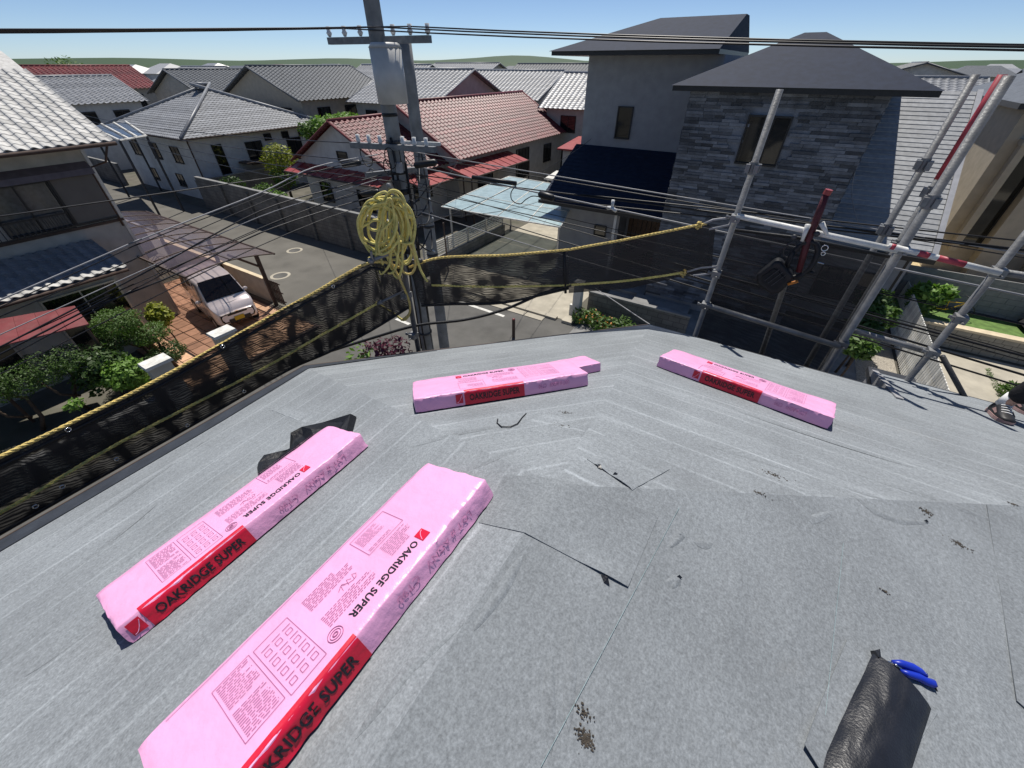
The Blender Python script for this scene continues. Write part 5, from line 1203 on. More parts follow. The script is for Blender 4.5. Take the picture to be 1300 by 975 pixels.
# ================================================================== FAR SIDE OF THE SIDE STREET
# white house with grey tile hip roof
wx0, wx1, wy0, wy1, wz = -47, -35.4, 14.85, 25, 4.25
wh = thing('house', 'white house with grey tiled hip roof along the side street', 'house', ((wx0+wx1)/2, (wy0+wy1)/2, 0), 'houses beyond the crossing')
mb = MB(); mb.box((wx0, wy0, 0), (wx1, wy1, wz)); mb.build('wall', 'stucco_white', wh)
ov = .6; rz = wz + 2.1
def hip_roof(t, x0, x1, y0, y1, ze, zr, ov, tile, pitch=.3, along='y'):
    x0 -= ov; x1 += ov; y0 -= ov; y1 += ov; ze -= .12
    if along == 'y': h = (x1 - x0) / 2; r0 = Vector(((x0+x1)/2, y0 + h, zr)); r1 = Vector(((x0+x1)/2, y1 - h, zr))
    else: h = (y1 - y0) / 2; r0 = Vector((x0 + h, (y0+y1)/2, zr)); r1 = Vector((x1 - h, (y0+y1)/2, zr))
    if along == 'y': F = [((x0, y0), (x1, y0), r0, r0), ((x1, y0), (x1, y1), r1, r0), ((x1, y1), (x0, y1), r1, r1), ((x0, y1), (x0, y0), r0, r1)]
    else: F = [((x0, y0), (x1, y0), r1, r0), ((x1, y0), (x1, y1), r1, r1), ((x1, y1), (x0, y1), r0, r1), ((x0, y1), (x0, y0), r0, r0)]
    mb = MB()
    for a, b, c, d in F:
        a = Vector((*a, ze)); b = Vector((*b, ze)); e = (b - a).normalized(); n = e.cross((c + d) / 2 - a).normalized()
        if n.z < 0: n = -n
        upv = n.cross(e); upv = upv if upv.z > 0 else -upv; sl = (c - a).dot(upv); nv = max(1, round(sl / .27)); L_ = (b - a).length
        for j in range(nv):
            rows = []
            for t_, hh in ((j / nv, .025), ((j + 1) / nv, .0)):
                l = (d - a).dot(e) * t_; r = L_ - ((b - c).dot(e)) * t_; row = []; m = max(1, int(L_ / pitch)) * 5
                for i in range(m + 1):
                    s = i / m * L_; s2 = min(max(s, l), r); w_ = math.sin(s / pitch * 6.283); row.append(mb.vert(a + e * s2 + upv * (sl * t_) + n * (hh + .03 * (w_ if w_ > 0 else .3 * w_))))
                rows.append(row)
            for i in range(len(rows[0]) - 1): mb.f.append([rows[0][i], rows[0][i+1], rows[1][i+1], rows[1][i]])
    o = mb.build('roof_tiles', tile, t, True, kind='stuff'); smooth_angle(o, 55)
    for p, q in ((Vector((x0, y0, ze)), r0), (Vector((x1, y1, ze)), r1), (Vector((x1, y0, ze)), r0 if along == 'y' else r1), (Vector((x0, y1, ze)), r1 if along == 'y' else r0), (r0, r1)):
        mb = MB(); mb.tube([p + Vector((0, 0, .07)), q + Vector((0, 0, .1))], .10, 8); mb.build('ridge_tile', tile, t, True)
    mb = MB(); mb.box((x0 + .03, y0 + .03, ze - .12), (x1 - .03, y1 - .03, ze - .03)); mb.build('soffit', 'stucco_cream', t)
    mb = MB(); mb.tube([(x0, y0 - .05, ze - .04), (x1 + .05, y0 - .05, ze - .04), (x1 + .05, y1, ze - .04)], .05, 6); mb.build('gutter', 'brown', t, True)
hip_roof(wh, wx0, wx1, wy0, wy1, wz, rz + .4, ov, 'tile_grey', .3)
for x in (-44.6, -41.2, -38.0): window(wh, (x, wy0 - .004, 2.9), 1.1, 1.0, 'x', -1, 2)
for x in (-43.5, -39.2): window(wh, (x, wy0 - .004, 1.1), .9, .8, 'x', -1, 2)
for y, z, w_, h_ in ((16.5, 2.6, .6, 1.8), (19.2, 2.7, 1.2, 1.4), (22.6, 2.7, 1.2, 1.2), (20.5, 3.6, .5, .35), (22.0, 3.6, .5, .35), (23.5, 3.6, .5, .35)): window(wh, (wx1 + .004, y, z), w_, h_, 'y', 1, 1 if w_ < 1 else 2)
mb = MB(); mb.tube([(wx1 + .06, wy0 - .1, wz - .1), (wx1 + .06, wy0 - .1, .3)], .05, 6); mb.build('downpipe', 'brown', wh)
mb = MB(); mb.box((wx1 + .01, 17.6, 2.2), (wx1 + 1.2, 21.5, 2.3)); mb.build('porch_roof', 'brown', wh)
# small solar / carport frame further back on the street
q_ = on_z(152, 179, 4.5)
sc = thing('carport', 'dark flat carport with white ribs at the far end of the side street', 'carport', (q_.x, q_.y, 0))
q = [on_z(113, 160, 4.7), on_z(160, 155, 4.7), on_z(186, 173, 4.5), on_z(152, 179, 4.5)]
for i in range(3):
    a, b, c, d = q[0].lerp(q[1], (i+.06)/3), q[0].lerp(q[1], (i+.94)/3), q[3].lerp(q[2], (i+.94)/3), q[3].lerp(q[2], (i+.06)/3); mb = MB(); mb.hexa([p - Vector((0, 0, .04)) for p in (d, c, b, a)], [d, c, b, a]); mb.build('roof_panel', 'carport_dark', sc)
for i in range(4):
    mb = MB(); mb.tube([q[0].lerp(q[1], i/3) + Vector((0, 0, .03)), q[3].lerp(q[2], i/3) + Vector((0, 0, .03))], .07, 6); mb.build('rib', 'paint_white', sc)
mb = MB(); mb.tube([q[3] + Vector((0, 0, .02)), q[2] + Vector((0, 0, .02))], .07, 6); mb.build('front_beam', 'paint_white', sc)
for p in q: mb = MB(); mb.tube([p, Vector((p.x, p.y, 0))], .07, 8); mb.build('post', 'steel_dark', sc)

# street wall in front of the red roofed house
def block_wall(label, x0, x1, y0, y1, h, mat='block_dark', cap=True, name='block_wall', pil=()):
    mb = MB(); mb.box((x0, y0, 0), (x1, y1, h)); o = tag(mb.build(name, mat), label, 'wall', None)
    if cap: mb = MB(); mb.box((x0 - .02, y0 - .02, h + .002), (x1 + .02, y1 + .02, h + .06)); mb.build('coping', 'concrete_grey', o)
    for p in pil: mb = MB(); mb.box((p - .1, y0 - .12, 0), (p + .1, y0 - .002, h * .9)); mb.build('buttress', mat, o)
    return o
block_wall('dark block wall along the side street below the red roofed house', -34.2, -14.2, 13.75, 13.92, 2.0, pil=(-31, -28, -25, -22, -19, -16.5))
block_wall('dark block wall returning beside the white house', -34.35, -34.2, 13.75, 20, 1.75)
block_wall('block wall closing the far end of the side street', -75, -47.2, 13.75, 13.9, 1.6)
block_wall('tall block wall lining the near side of the far street', -75, -27.5, 7.55, 7.7, 1.5)
# red roofed house: street gable block and long wing
rh = gable_house('red tiled house with a pale gable facing the side street', -27.0, -18.6, 17.4, 25, 3.35, 5.45, 'y', 'stucco_white', 'tile_red', .45, wins=(((-25.2, 17.396, 1.5), 1.0, 1.1, 'x', -1), ((-21.5, 17.396, 1.4), 1.3, 1.1, 'x', -1), ((-18.596, 19.4, 2.2), 1.5, 1.3, 'y', 1), ((-22.8, 17.396, 3.7), .8, .5, 'x', -1, 1)), pitch=.38)
rw = gable_house('long wing of the red tiled house behind the pale blue carport', -26.0, -17.5, 21.6, 36, 3.75, 6.1, 'y', 'stucco_cream', 'tile_red', .5, wins=(((-17.496, 24.5, 2.1), 1.7, 1.7, 'y', 1), ((-17.496, 29.5, 2.1), 1.8, 1.9, 'y', 1, 4), ((-17.496, 33.5, 2.3), 1.2, 1.2, 'y', 1)), pitch=.38)
def seam_roof(label, q, n, mat, posts=True, group=None, th=.04):
    t = thing('awning', label, 'awning', tuple((q[2] + q[3]) / 2 - Vector((0, 0, (q[2].z + q[3].z) / 2))), group)
    for i in range(n):
        a, b, c, d = q[0].lerp(q[1], i/n), q[0].lerp(q[1], (i+.99)/n), q[3].lerp(q[2], (i+.99)/n), q[3].lerp(q[2], i/n); mb = MB(); mb.hexa([p - Vector((0, 0, th)) for p in (d, c, b, a)], [d, c, b, a]); mb.build('roof_panel', mat, t)
        mb = MB(); mb.tube([a + Vector((0, 0, .015)), d + Vector((0, 0, .015))], .022, 5); mb.build('seam', mat, t)
    mb = MB(); mb.tube([q[3], q[2]], .05, 6); mb.build('gutter', 'brown', t)
    if posts:
        for p in (q[2], q[3]): mb = MB(); mb.tube([p, Vector((p.x, p.y, 0))], .045, 6); mb.build('post', 'brown', t)
    return t
seam_roof('red seamed metal awning along the pale gable of the red house', [Vector((-27.4, 17.38, 3.05)), Vector((-18.9, 17.38, 3.05)), Vector((-18.9, 16.2, 2.68)), Vector((-27.4, 16.2, 2.68))], 12, 'metal_red', True, 'red metal awnings')
seam_roof('red seamed metal awning at the near corner of the long red wing', [Vector((-17.48, 20.6, 3.2)), Vector((-17.48, 27.4, 3.2)), Vector((-15.7, 27.4, 2.75)), Vector((-15.7, 20.6, 2.75))], 9, 'metal_red', True, 'red metal awnings')
seam_roof('short red metal awning between gable and long wing', [Vector((-18.58, 17.6, 3.0)), Vector((-18.58, 21.2, 3.0)), Vector((-16.8, 21.2, 2.65)), Vector((-16.8, 17.6, 2.65))], 5, 'metal_red', True, 'red metal awnings')
tree('tree', 'leafy green tree behind the pale gable of the red house', 'tree', (-29.2, 22.5, 0), [((-29.2, 22.5, 4.4), (1.8, 2.0, .9)), ((-30.6, 21.6, 4.2), (1.2, 1.2, .7)), ((-27.8, 23.4, 4.5), (1.1, 1.1, .6))], ('leaf_light', 'leaf_mid', 'leaf_light'), 4200, .14, .14, 'garden trees across the street')
tree('tree', 'yellow green round tree between the white house and the red house', 'tree', (-31.6, 18.6, 0), [((-31.6, 18.6, 2.5), (1.1, 1.1, 1.2)), ((-31.0, 18.2, 1.6), (.9, .9, .7))], ('leaf_yellow', 'leaf_mid'), 2200, .11, .08, 'garden trees across the street')
for i, (x, y, z, r, lf) in enumerate(((-29.4, 15.6, 1.2, .8, 'leaf_mid'), (-27.6, 15.3, 1.1, .7, 'leaf_light'), (-33.0, 15.4, 1.3, .8, 'leaf_dark'), (-24.5, 15.2, 1.0, .55, 'leaf_dark'))):
    tree('shrub', ['mid green shrub behind the street wall near the yellow green tree', 'light green shrub behind the street wall below the red awning', 'dark shrub in the corner of the street wall by the white house', 'small dark shrub behind the street wall under the red awning'][i], 'shrub', (x, y, 0), [((x, y, z), (r, r, r * .8))], lf, 800, .10, .04, 'shrubs behind the street wall')
t = thing('air_conditioner', 'outdoor air conditioner unit by the gable wall of the red house', 'air conditioner', (-20.4, 16.9, 0)); mb = MB(); mb.box((-20.8, 16.75, .15), (-20.0, 17.1, .8)); mb.build('case', 'stucco_white', t); mb = MB(); mb.tube([(-20.5, 16.748, .48), (-20.5, 16.74, .48)], .24, 14); mb.build('fan_grille', 'steel_dark', t)

# ================================================================== FORECOURT: white fence, pale blue carport
wf = thing('fence', 'white aluminium rail fence on a block base beside the forecourt', 'fence', (-13.35, 16.5, 0))
mb = MB(); mb.box((-13.45, 13.4, 0), (-13.25, 20.4, .55)); mb.build('base_wall', 'block', wf)
for k in range(6): mb = MB(); mb.box((-13.37, 13.4, .68 + k*.11), (-13.33, 20.4, .73 + k*.11)); mb.build('rail', 'paint_white', wf)
for y in (13.45, 15.2, 16.9, 18.6, 20.3): mb = MB(); mb.box((-13.40, y - .03, .55), (-13.30, y + .03, 1.32)); mb.build('post', 'frame_alu', wf)
bc = thing('carport', 'pale blue translucent carport with white ribs on the forecourt', 'carport', (-11, 19, 0))
q = [Vector((-14.2, 22.4, 2.72)), Vector((-9.2, 21.9, 2.72)), Vector((-7.75, 16.5, 2.34)), Vector((-14.3, 16.1, 2.38))]
for i in range(4):
    for j in range(3):
        f = lambda u, v: q[3].lerp(q[2], u).lerp(q[0].lerp(q[1], u), v) + Vector((0, 0, .06 * math.sin(math.pi * v)))
        mb = MB(); mb.grid(lambda u, v: f((i + .015 + .97*u)/4, (j + .015 + .97*v)/3), 2, 4); mb.build('roof_panel', 'carport_blue', bc, True)
for i in range(5):
    mb = MB(); mb.tube([f(i/4, k/8) for k in range(9)], .03, 6); mb.build('rib', 'paint_white', bc, True)
for j in range(4): mb = MB(); mb.tube([f(k/4, j/3) for k in range(5)], .032 if j in (0, 3) else .02, 6); mb.build('beam', 'paint_white', bc, True)
for p in (q[3] + Vector((.3, .3, 0)), q[0] + Vector((.3, -.3, 0))): mb = MB(); mb.tube([p, Vector((p.x, p.y, 0))], .055, 8); mb.build('post', 'frame_alu', bc)
for p in (q[2] + Vector((-.3, .5, 0)), q[1] + Vector((-.4, -.3, 0))): mb = MB(); mb.tube([p, Vector((p.x, p.y, 0))], .055, 8); mb.build('post', 'frame_alu', bc)
sp = thing('street_post', 'thin dark post beside the white rail fence', 'post', (-12.6, 14.2, 0)); mb = MB(); mb.tube([(-12.6, 14.2, 0), (-12.6, 14.2, 2.3)], .035, 8); mb.build('pole', 'brown', sp); mb = MB(); mb.ball((-12.6, 14.2, 2.32), .05, 8, 5); mb.build('cap', 'brown', sp)
sh = thing('garden_shed', 'pale grey storage shed with red brown roof beyond the forecourt', 'shed', (-11, 30, 0))
mb = MB(); mb.box((-14.6, 30.5, 0), (-10.1, 33.5, 3.1)); mb.build('wall', 'shed_grey', sh)
for k in range(5): mb = MB(); mb.box((-14.6 + k*.9 + .03, 30.46, .1), (-13.72 + k*.9, 30.495, 3.0)); mb.build('door_panel', 'stucco_white', sh)
mb = MB(); mb.hexa([(-14.9, 30.1, 3.12), (-9.8, 30.1, 3.12), (-9.8, 33.8, 3.5), (-14.9, 33.8, 3.5)], [(-14.9, 30.1, 3.22), (-9.8, 30.1, 3.22), (-9.8, 33.8, 3.6), (-14.9, 33.8, 3.6)]); mb.build('roof', 'metal_red', sh)
tree('shrub', 'yellow green shrub by the white canopy beyond the pale blue carport', 'shrub', (-11.2, 25.6, 0), [((-11.2, 25.6, 1.5), (.6, .6, .7))], 'leaf_yellow', 500, .1, .04)
mb = MB(); mb.hexa([(-13.6, 25.8, 2.0), (-10.4, 25.4, 2.0), (-10.4, 27.4, 2.2), (-13.6, 27.6, 2.2)], [(-13.6, 25.8, 2.08), (-10.4, 25.4, 2.08), (-10.4, 27.4, 2.28), (-13.6, 27.6, 2.28)]); t = thing('canopy', 'small white flat canopy beyond the pale blue carport', 'canopy', (-12, 26.5, 0)); mb.build('roof', 'paint_white', t)
for x, y in ((-13.4, 26), (-10.6, 25.7), (-10.6, 27.2), (-13.4, 27.3)): mb = MB(); mb.tube([(x, y, 0), (x, y, 2.05)], .05, 6); mb.build('post', 'frame_alu', t)
# white gate post and planting in front of the dark house
gp = thing('gate_post', 'white square gate post in front of the dark entrance', 'post', (-5.35, 13.5, 0)); mb = MB(); mb.box((-5.5, 13.35, 0), (-5.2, 13.65, 1.45)); mb.build('shaft', 'stucco_white', gp); mb = MB(); mb.box((-5.53, 13.32, 1.45), (-5.17, 13.68, 1.50)); mb.build('cap', 'concrete_grey', gp); mb = MB(); mb.box((-5.62, 13.38, .0), (-5.505, 13.5, .5)); mb.build('light_box', 'paint_white', gp)
block_wall('low dark block wall behind the flower bed of the dark house', -5.1, -1.2, 14.0, 14.15, .9)
bo = thing('bollard', 'short rusty bollard at the edge of the street', 'bollard', tuple(on_z(652, 428, 0))); c = on_z(652, 428, 0); mb = MB(); mb.tube([c, c + Vector((0, 0, .75))], .06, 10); mb.build('tube', 'brown', bo); mb = MB(); mb.ball(c + Vector((0, 0, .75)), .06, 10, 5); mb.build('cap', 'metal_maroon', bo)
fb = thing('flower_bed', 'orange flowering planting at the foot of the white gate post', 'flowers', (-4, 13.2, 0))
mb = MB()
for k in range(7): foliage(mb, (-5.0 + k*.42, 13.1 + .2*math.sin(k*2), .3), (.35, .4, .32), 260, .07, seed=k + 90)
mb.build('leaves', 'leaf_mid', fb)
mb = MB()
for k in range(4): foliage(mb, (-4.9 + k*.35, 12.95 + .2*math.sin(k), .40), (.3, .35, .22), 26, .045, seed=k + 190)
mb.build('flowers', 'flower_orange', fb)
# purple shrub and planting behind our eave by the pole
for i, (u, v, z, lf, lab) in enumerate(((500, 438, 3.2, 'leaf_purple', 'purple leaved shrub top rising behind the eave by the coil post'), (478, 441, 3.1, 'leaf_purple', 'second purple leaved shrub top behind the eave'), (455, 447, 3.1, 'leaf_light', 'light green shrub top behind the eave at the chamfered corner'))):
    c = on_z(u, v, z); tree('shrub', lab, 'shrub', (c.x, c.y, 0), [(c - Vector((0, 0, .22)), (.40, .40, .45)), (c - Vector((0, 0, .9)), (.5, .5, .6))], lf, 600 if i < 2 else 300, .07, .04, 'shrubs below the eave')

# ================================================================== DARK STONE CLAD HOUSE
dh = thing('house', 'dark modern house with grey stone cladding and navy roofs', 'house', (-3, 20, 0), 'houses beyond the crossing')
SX0, SX1, SY = -3.48, 1.71, 16.5; ST = 7.35
mb = MB(); mb.box((SX0 + .02, SY + .06, 0), (SX1 - .02, 25.5, ST)); mb.build('core_wall', 'stucco_grey', dh)
backing = MB(); backing.box((SX0 + .01, SY + .03, .3), (SX1 - .01, SY + .058, ST)); cl = backing.build('cladding', 'stone', dh)
smesh = []
for k in range(7):
    b_ = MB(); w_ = (.3, .42, .52, .6, .66, .48, .36)[k]; d = (.015, .03, .048, .022, .036, .055, .028)[k]; b_.box((0, -d, 0), (w_, 0, .082)); m_ = b_.mesh('stone'); m_.materials.append(MT['stone']); smesh.append((m_, w_))
def vary(m, lo, hi):
    N = m.node_tree.nodes; L = m.node_tree.links; b = N['Principled BSDF']; src = b.inputs['Base Color'].links[0].from_socket
    oi = N.new('ShaderNodeObjectInfo'); ge = N.new('ShaderNodeNewGeometry'); ad = N.new('ShaderNodeMath'); ad.operation = 'ADD'; L.new(oi.outputs['Random'], ad.inputs[0]); L.new(ge.outputs['Random Per Island'], ad.inputs[1])
    fr = N.new('ShaderNodeMath'); fr.operation = 'FRACT'; L.new(ad.outputs[0], fr.inputs[0])
    mr = N.new('ShaderNodeMapRange'); mr.inputs[3].default_value = lo; mr.inputs[4].default_value = hi; L.new(fr.outputs[0], mr.inputs[0])
    mx = N.new('ShaderNodeMix'); mx.data_type = 'RGBA'; mx.blend_type = 'MULTIPLY'; mx.inputs[0].default_value = 1; L.new(src, mx.inputs[6]); L.new(mr.outputs[0], mx.inputs[7]); L.new(mx.outputs[2], b.inputs['Base Color'])
vary(MT['stone'], .5, 1.75); vary(MT['terracotta'], .75, 1.2); vary(MT['tile_silver'], .8, 1.15); vary(MT['slat_fence'], .75, 1.2); vary(MT['tile_red'], .78, 1.2); vary(MT['tile_grey'], .82, 1.15); vary(MT['slate'], .86, 1.1)
rest = MB(); cnt = 0; z = ST - .09; row = 0; rnd = random.Random(11)
while z > .3:
    x = SX0 - rnd.uniform(0, .3)
    while x < SX1:
        m_, w_ = rnd.choice(smesh); xa = max(x, SX0); xb = min(x + w_ - .008, SX1)
        win = 5.3 < z < 6.95 and -1.75 < (xa + xb) / 2 < -.2
        if xb - xa > .08 and not win:
            if x >= SX0 and x + w_ <= SX1 and cnt < 300 and z < 6.9 and rnd.random() < .62: inst('stone', m_, cl, Matrix.Translation((x, SY + .028, z)) @ Matrix.Scale((w_ - .008) / w_, 4, (1, 0, 0))); cnt += 1
            else: d = rnd.uniform(.015, .05); rest.box((xa, SY + .028 - d, z), (xb, SY + .028, z + .082))
        x += w_
    z -= .088
# return faces of the cladding on both corners
for xs, sg in ((SX1, 1), (SX0, -1)):
    z = ST - .09
    while z > 2.0:
        y = SY + .05
        while y < SY + 2.6:
            w_ = rnd.uniform(.35, .7); d = rnd.uniform(.012, .04); rest.box((xs if sg > 0 else xs - d, y, z), (xs + d if sg > 0 else xs, y + w_ - .01, z + .082)); y += w_
        z -= .088
rest.build('small_stones', 'stone', cl, kind='stuff')
for x in (-1.32, -.62): window(dh, (x, SY + .024, 6.12), .42, 1.24, 'x', -1, 1, 'frame_dark', 'glass', .09)
mb = MB(); mb.box((SX0 - .5, SY - .45, ST), (SX1 + .92, 26, ST + .14)); mb.build('eave', 'frame_dark', dh)  # unseen overhang, widened so its shadow falls across the side roof
mb = MB(); mb.hexa([(SX0 - .55, SY - .5, ST + .14), (SX1 + .97, SY - .5, ST + .14), (SX1 + .97, 26, ST + .14), (SX0 - .55, 26, ST + .14)], [(-1.0, 19.4, 8.8), (-.4, 19.4, 8.8), (-.4, 23, 8.8), (-1.0, 23, 8.8)]); mb.build('top_roof', 'navy', dh)
# pale upper storey behind
mb = MB(); mb.box((-9.1, 21.0, 4.2), (SX0 + .01, 27, 8.3)); mb.build('upper_wall', 'stucco_grey', dh)  # unseen top raised so its shade reaches down the porch roof
mb = MB(); mb.box((-10.3, 19.7, 8.3), (SX0 - .02, 27.4, 8.44)); mb.build('upper_eave', 'frame_dark', dh)  # deep unseen overhang, sized to shade the whole porch roof
mb = MB(); mb.hexa([(-10.4, 19.6, 8.44), (SX0 - .02, 19.6, 8.44), (SX0 - .02, 27.5, 8.44), (-10.4, 27.5, 8.44)], [(-7.0, 23.6, 9.6), (SX0 - .02, 23.6, 9.6), (SX0 - .02, 24.4, 9.6), (-7.0, 24.4, 9.6)]); mb.build('upper_roof', 'navy', dh)
a = on_y(782, 150, 21); b = on_y(800, 177, 21); window(dh, ((a.x + b.x)/2 + .0, 20.996, b.z + .62), .62, 1.15, 'x', -1, 1)
# navy porch roof: slate courses
def slate_slope(parent, x0, x1, ye, ze, yt, zt, n, mat, name='roof_course'):
    """slope facing -Y with n lapped courses"""
    for k in range(n):
        t0 = k / n; t1 = (k + 1.08) / n; y0 = ye + (yt - ye)*t0; y1 = ye + (yt - ye)*min(1, t1); z0 = ze + (zt - ze)*t0; z1 = ze + (zt - ze)*min(1, t1)
        mb = MB(); mb.hexa([(x0, y0, z0 - .02), (x1, y0, z0 - .02), (x1, y1, z1 - .03), (x0, y1, z1 - .03)], [(x0, y0, z0 + .024), (x1, y0, z0 + .024), (x1, y1, z1 + .002), (x0, y1, z1 + .002)]); mb.build(name, mat, parent)
pr = MB(); pr.hexa([(-9.3, 17.45, 3.06), (SX0 - .02, 17.45, 3.06), (SX0 - .02, 20.98, 4.85), (-9.3, 20.98, 4.85)], [(-9.3, 17.45, 3.12), (SX0 - .02, 17.45, 3.12), (SX0 - .02, 20.98, 4.91), (-9.3, 20.98, 4.91)]); pro = pr.build('porch_roof', 'navy', dh)
slate_slope(pro, -9.32, SX0 - .02, 17.42, 3.14, 20.97, 4.94, 15, 'navy')
mb = MB(); mb.box((-9.38, 17.32, 2.98), (SX0 - .02, 17.42, 3.12)); mb.build('gutter', 'frame_dark', dh)
mb = MB(); mb.box((-8.75, 18.5, 0), (-5.75, 21, 3.3)); mb.build('porch_wall', 'stucco_grey', dh)
mb = MB(); mb.box((-5.75, 19.6, 0), (SX0 + .03, 21, 3.5)); mb.build('porch_back_wall', 'stucco_grey', dh)
window(dh, (-6.6, 18.496, 1.85), .5, .42, 'x', -1, 1)
for k in range(9): mb = MB(); mb.box((-5.6 + k*.22, 19.52, .12), (-5.41 + k*.22, 19.595, 2.75)); mb.build('door_board', 'wood_dark', dh)
mb = MB(); mb.box((-5.55, 16.5, .0), (SX0 - .05, 19.5, .16)); mb.build('step', 'concrete_grey', dh)
mb = MB(); mb.box((-5.72, 17.6, 0), (-5.6, 17.72, 3.05)); mb.build('porch_post', 'stucco_white', dh)
# right-hand lower roof, sun-lit slates
rr = MB(); RX0, RX1 = SX1 + .045, 5.05
rr.hexa([(RX0, 17.95, 3.02), (RX1, 17.95, 3.02), (RX1, 24.2, 7.14), (RX0, 24.2, 7.14)], [(RX0, 17.95, 3.08), (RX1, 17.95, 3.08), (RX1, 24.2, 7.20), (RX0, 24.2, 7.20)]); ro = rr.build('side_roof', 'slate', dh)
slate_slope(ro, RX0 + .004, RX1 - .14, 17.92, 3.10, 24.18, 7.23, 34, 'slate')
mb = MB(); mb.hexa([(RX1 - .13, 17.9, 3.03), (RX1 + .03, 17.9, 3.03), (RX1 + .03, 24.2, 7.18), (RX1 - .13, 24.2, 7.18)], [(RX1 - .13, 17.9, 3.15), (RX1 + .03, 17.9, 3.15), (RX1 + .03, 24.2, 7.30), (RX1 - .13, 24.2, 7.30)]); mb.build('verge_flashing', 'frame_alu', ro)
mb = MB(); mb.box((RX0, 17.8, 2.92), (RX1 + .03, 17.9, 3.06)); mb.build('gutter', 'frame_dark', dh)
mb = MB(); mb.box((RX0, 18.6, 0), (RX1 - .3, 24, 3.35)); mb.build('side_wall', 'stucco_grey', dh)
mb = MB(); mb.box((RX1 - .3 - .16, 18.59, 0), (RX1 - .3 - .08, 18.597, 3.0)); mb.build('downpipe', 'frame_dark', dh)
window(dh, (3.2, 18.596, 1.5), 1.6, 1.1, 'x', -1, 2)
mb = MB(); mb.tube(catmull([Vector((SX1 + .08, 18.6, 5.9)), Vector((2.1, 18.8, 4.7)), Vector((2.5, 18.4, 4.0)), Vector((2.95, 18.0, 3.5))], 6), .012, 5); mb.build('roof_cable', 'wire_grey', dh, True)
mb = MB(); mb.box((SX0 - .3, SY - 1.9, 0), (-1.5, SY - .02, .18)); struct(mb.build('terrace_slab', 'concrete_grey'))

# ================================================================== RIGHT: fences, lawn, beige house
sf = thing('slat_fence', 'pale vertical slat fence between gravel strip and concrete drive', 'fence', (5.3, 16.5, 0))
smb = MB(); smb.box((-.012, -.045, 0), (.012, .045, 1.42)); sm_ = smb.mesh('slat'); sm_.materials.append(MT['slat_fence'])
k = 0; y = 12.6
while y < 20.9: inst('slat', sm_, sf, Matrix.Translation((5.42, y, .08 + random.uniform(0, .01))) @ Matrix.Rotation(R(0), 4, 'Y')); y += .15
for z in (.35, 1.1): mb = MB(); mb.box((5.43, 12.5, z), (5.47, 20.9, z + .06)); mb.build('rail', 'frame_alu', sf)
mb = MB(); mb.box((5.50, 12.5, 0), (5.85, 18.4, .22)); struct(mb.build('fence_base', 'concrete'))
sheet('gravel_strip', [(4.2, 10), (5.35, 10), (5.35, 20.5), (4.2, 20.5)], .022, 'gravel')
# retaining wall with real blocks and coping
rt = thing('retaining_wall', 'brown grey retaining block wall below the lawn terrace', 'wall', (10, 18.5, 0))
mb = MB(); mb.box((5.6, 18.52, 0), (16, 18.75, .74)); mb.build('core', 'concrete_grey', rt)
bb = MB(); bb.box((0, -.03, 0), (.585, 0, .178)); bmesh_ = bb.mesh('block'); bmesh_.materials.append(MT['block_pale'])
for r in range(4):
    for c in range(18): inst('block', bmesh_, rt, Matrix.Translation((5.6 + c*.6 - (.3 if r % 2 else 0) + .3, 18.515 - .004*r + jit(.004), .012 + r*.186)))
mb = MB(); mb.box((5.5, 18.44, .745), (16, 18.78, .82)); mb.build('coping', 'coping', rt)
gwl = thing('block_wall', 'grey block wall between the lawn terrace and the beige house', 'wall', (10, 20.3, 0))
mb = MB(); mb.box((4.9, 20.3, 0), (16, 20.45, 2.05)); mb.build('core', 'concrete_grey', gwl)
b2 = MB(); b2.box((0, -.018, 0), (.592, 0, .192)); bm2 = b2.mesh('block'); bm2.materials.append(MT['concrete_grey'])
for r in range(7):
    for c in range(18): inst('block', bm2, gwl, Matrix.Translation((4.95 + c*.6 + (.3 if r % 2 else 0), 20.297 + jit(.003), .70 + r*.198)))
c = on_z(1232, 395, .8); c = on_y(1205, 392, 19.3); bicycle('yellow child bicycle on the lawn terrace', (c.x, 19.35, .79), R(8), 'yellow', 'bicycles by the house', .1, .85)
# covered cart
t = thing('covered_cart', 'dark covered cart standing on the lawn by the grey block wall', 'cart', (9.4, 19.6, .79))
mb = MB()
for k in range(1): mb.hexa([(8.75, 19.3, .95), (9.9, 19.3, .95), (9.95, 19.95, .95), (8.7, 19.95, .95)], [(9.15, 19.5, 1.55), (9.45, 19.5, 1.62), (9.45, 19.7, 1.62), (9.15, 19.7, 1.55)])
mb.build('cover', 'trouser', t); mb = MB(); mb.hexa([(9.0, 19.28, 1.0), (9.55, 19.28, 1.0), (9.5, 19.36, 1.3), (9.1, 19.36, 1.3)], [(9.0, 19.26, 1.01), (9.55, 19.26, 1.01), (9.5, 19.34, 1.31), (9.1, 19.34, 1.31)]); mb.build('panel', 'metal_maroon', t)
for x, y in ((8.9, 19.3), (9.75, 19.3), (8.9, 19.9), (9.75, 19.9)): mb = MB(); mb.tube([(x, y - .02, .9), (x, y + .02, .9)], .11, 12); mb.build('wheel', 'car_black', t)
mb = MB(); mb.tube([(9.3, 19.6, 1.6), (9.32, 19.6, 1.85)], [.03, .01], 6); mb.build('finial', 'car_black', t)
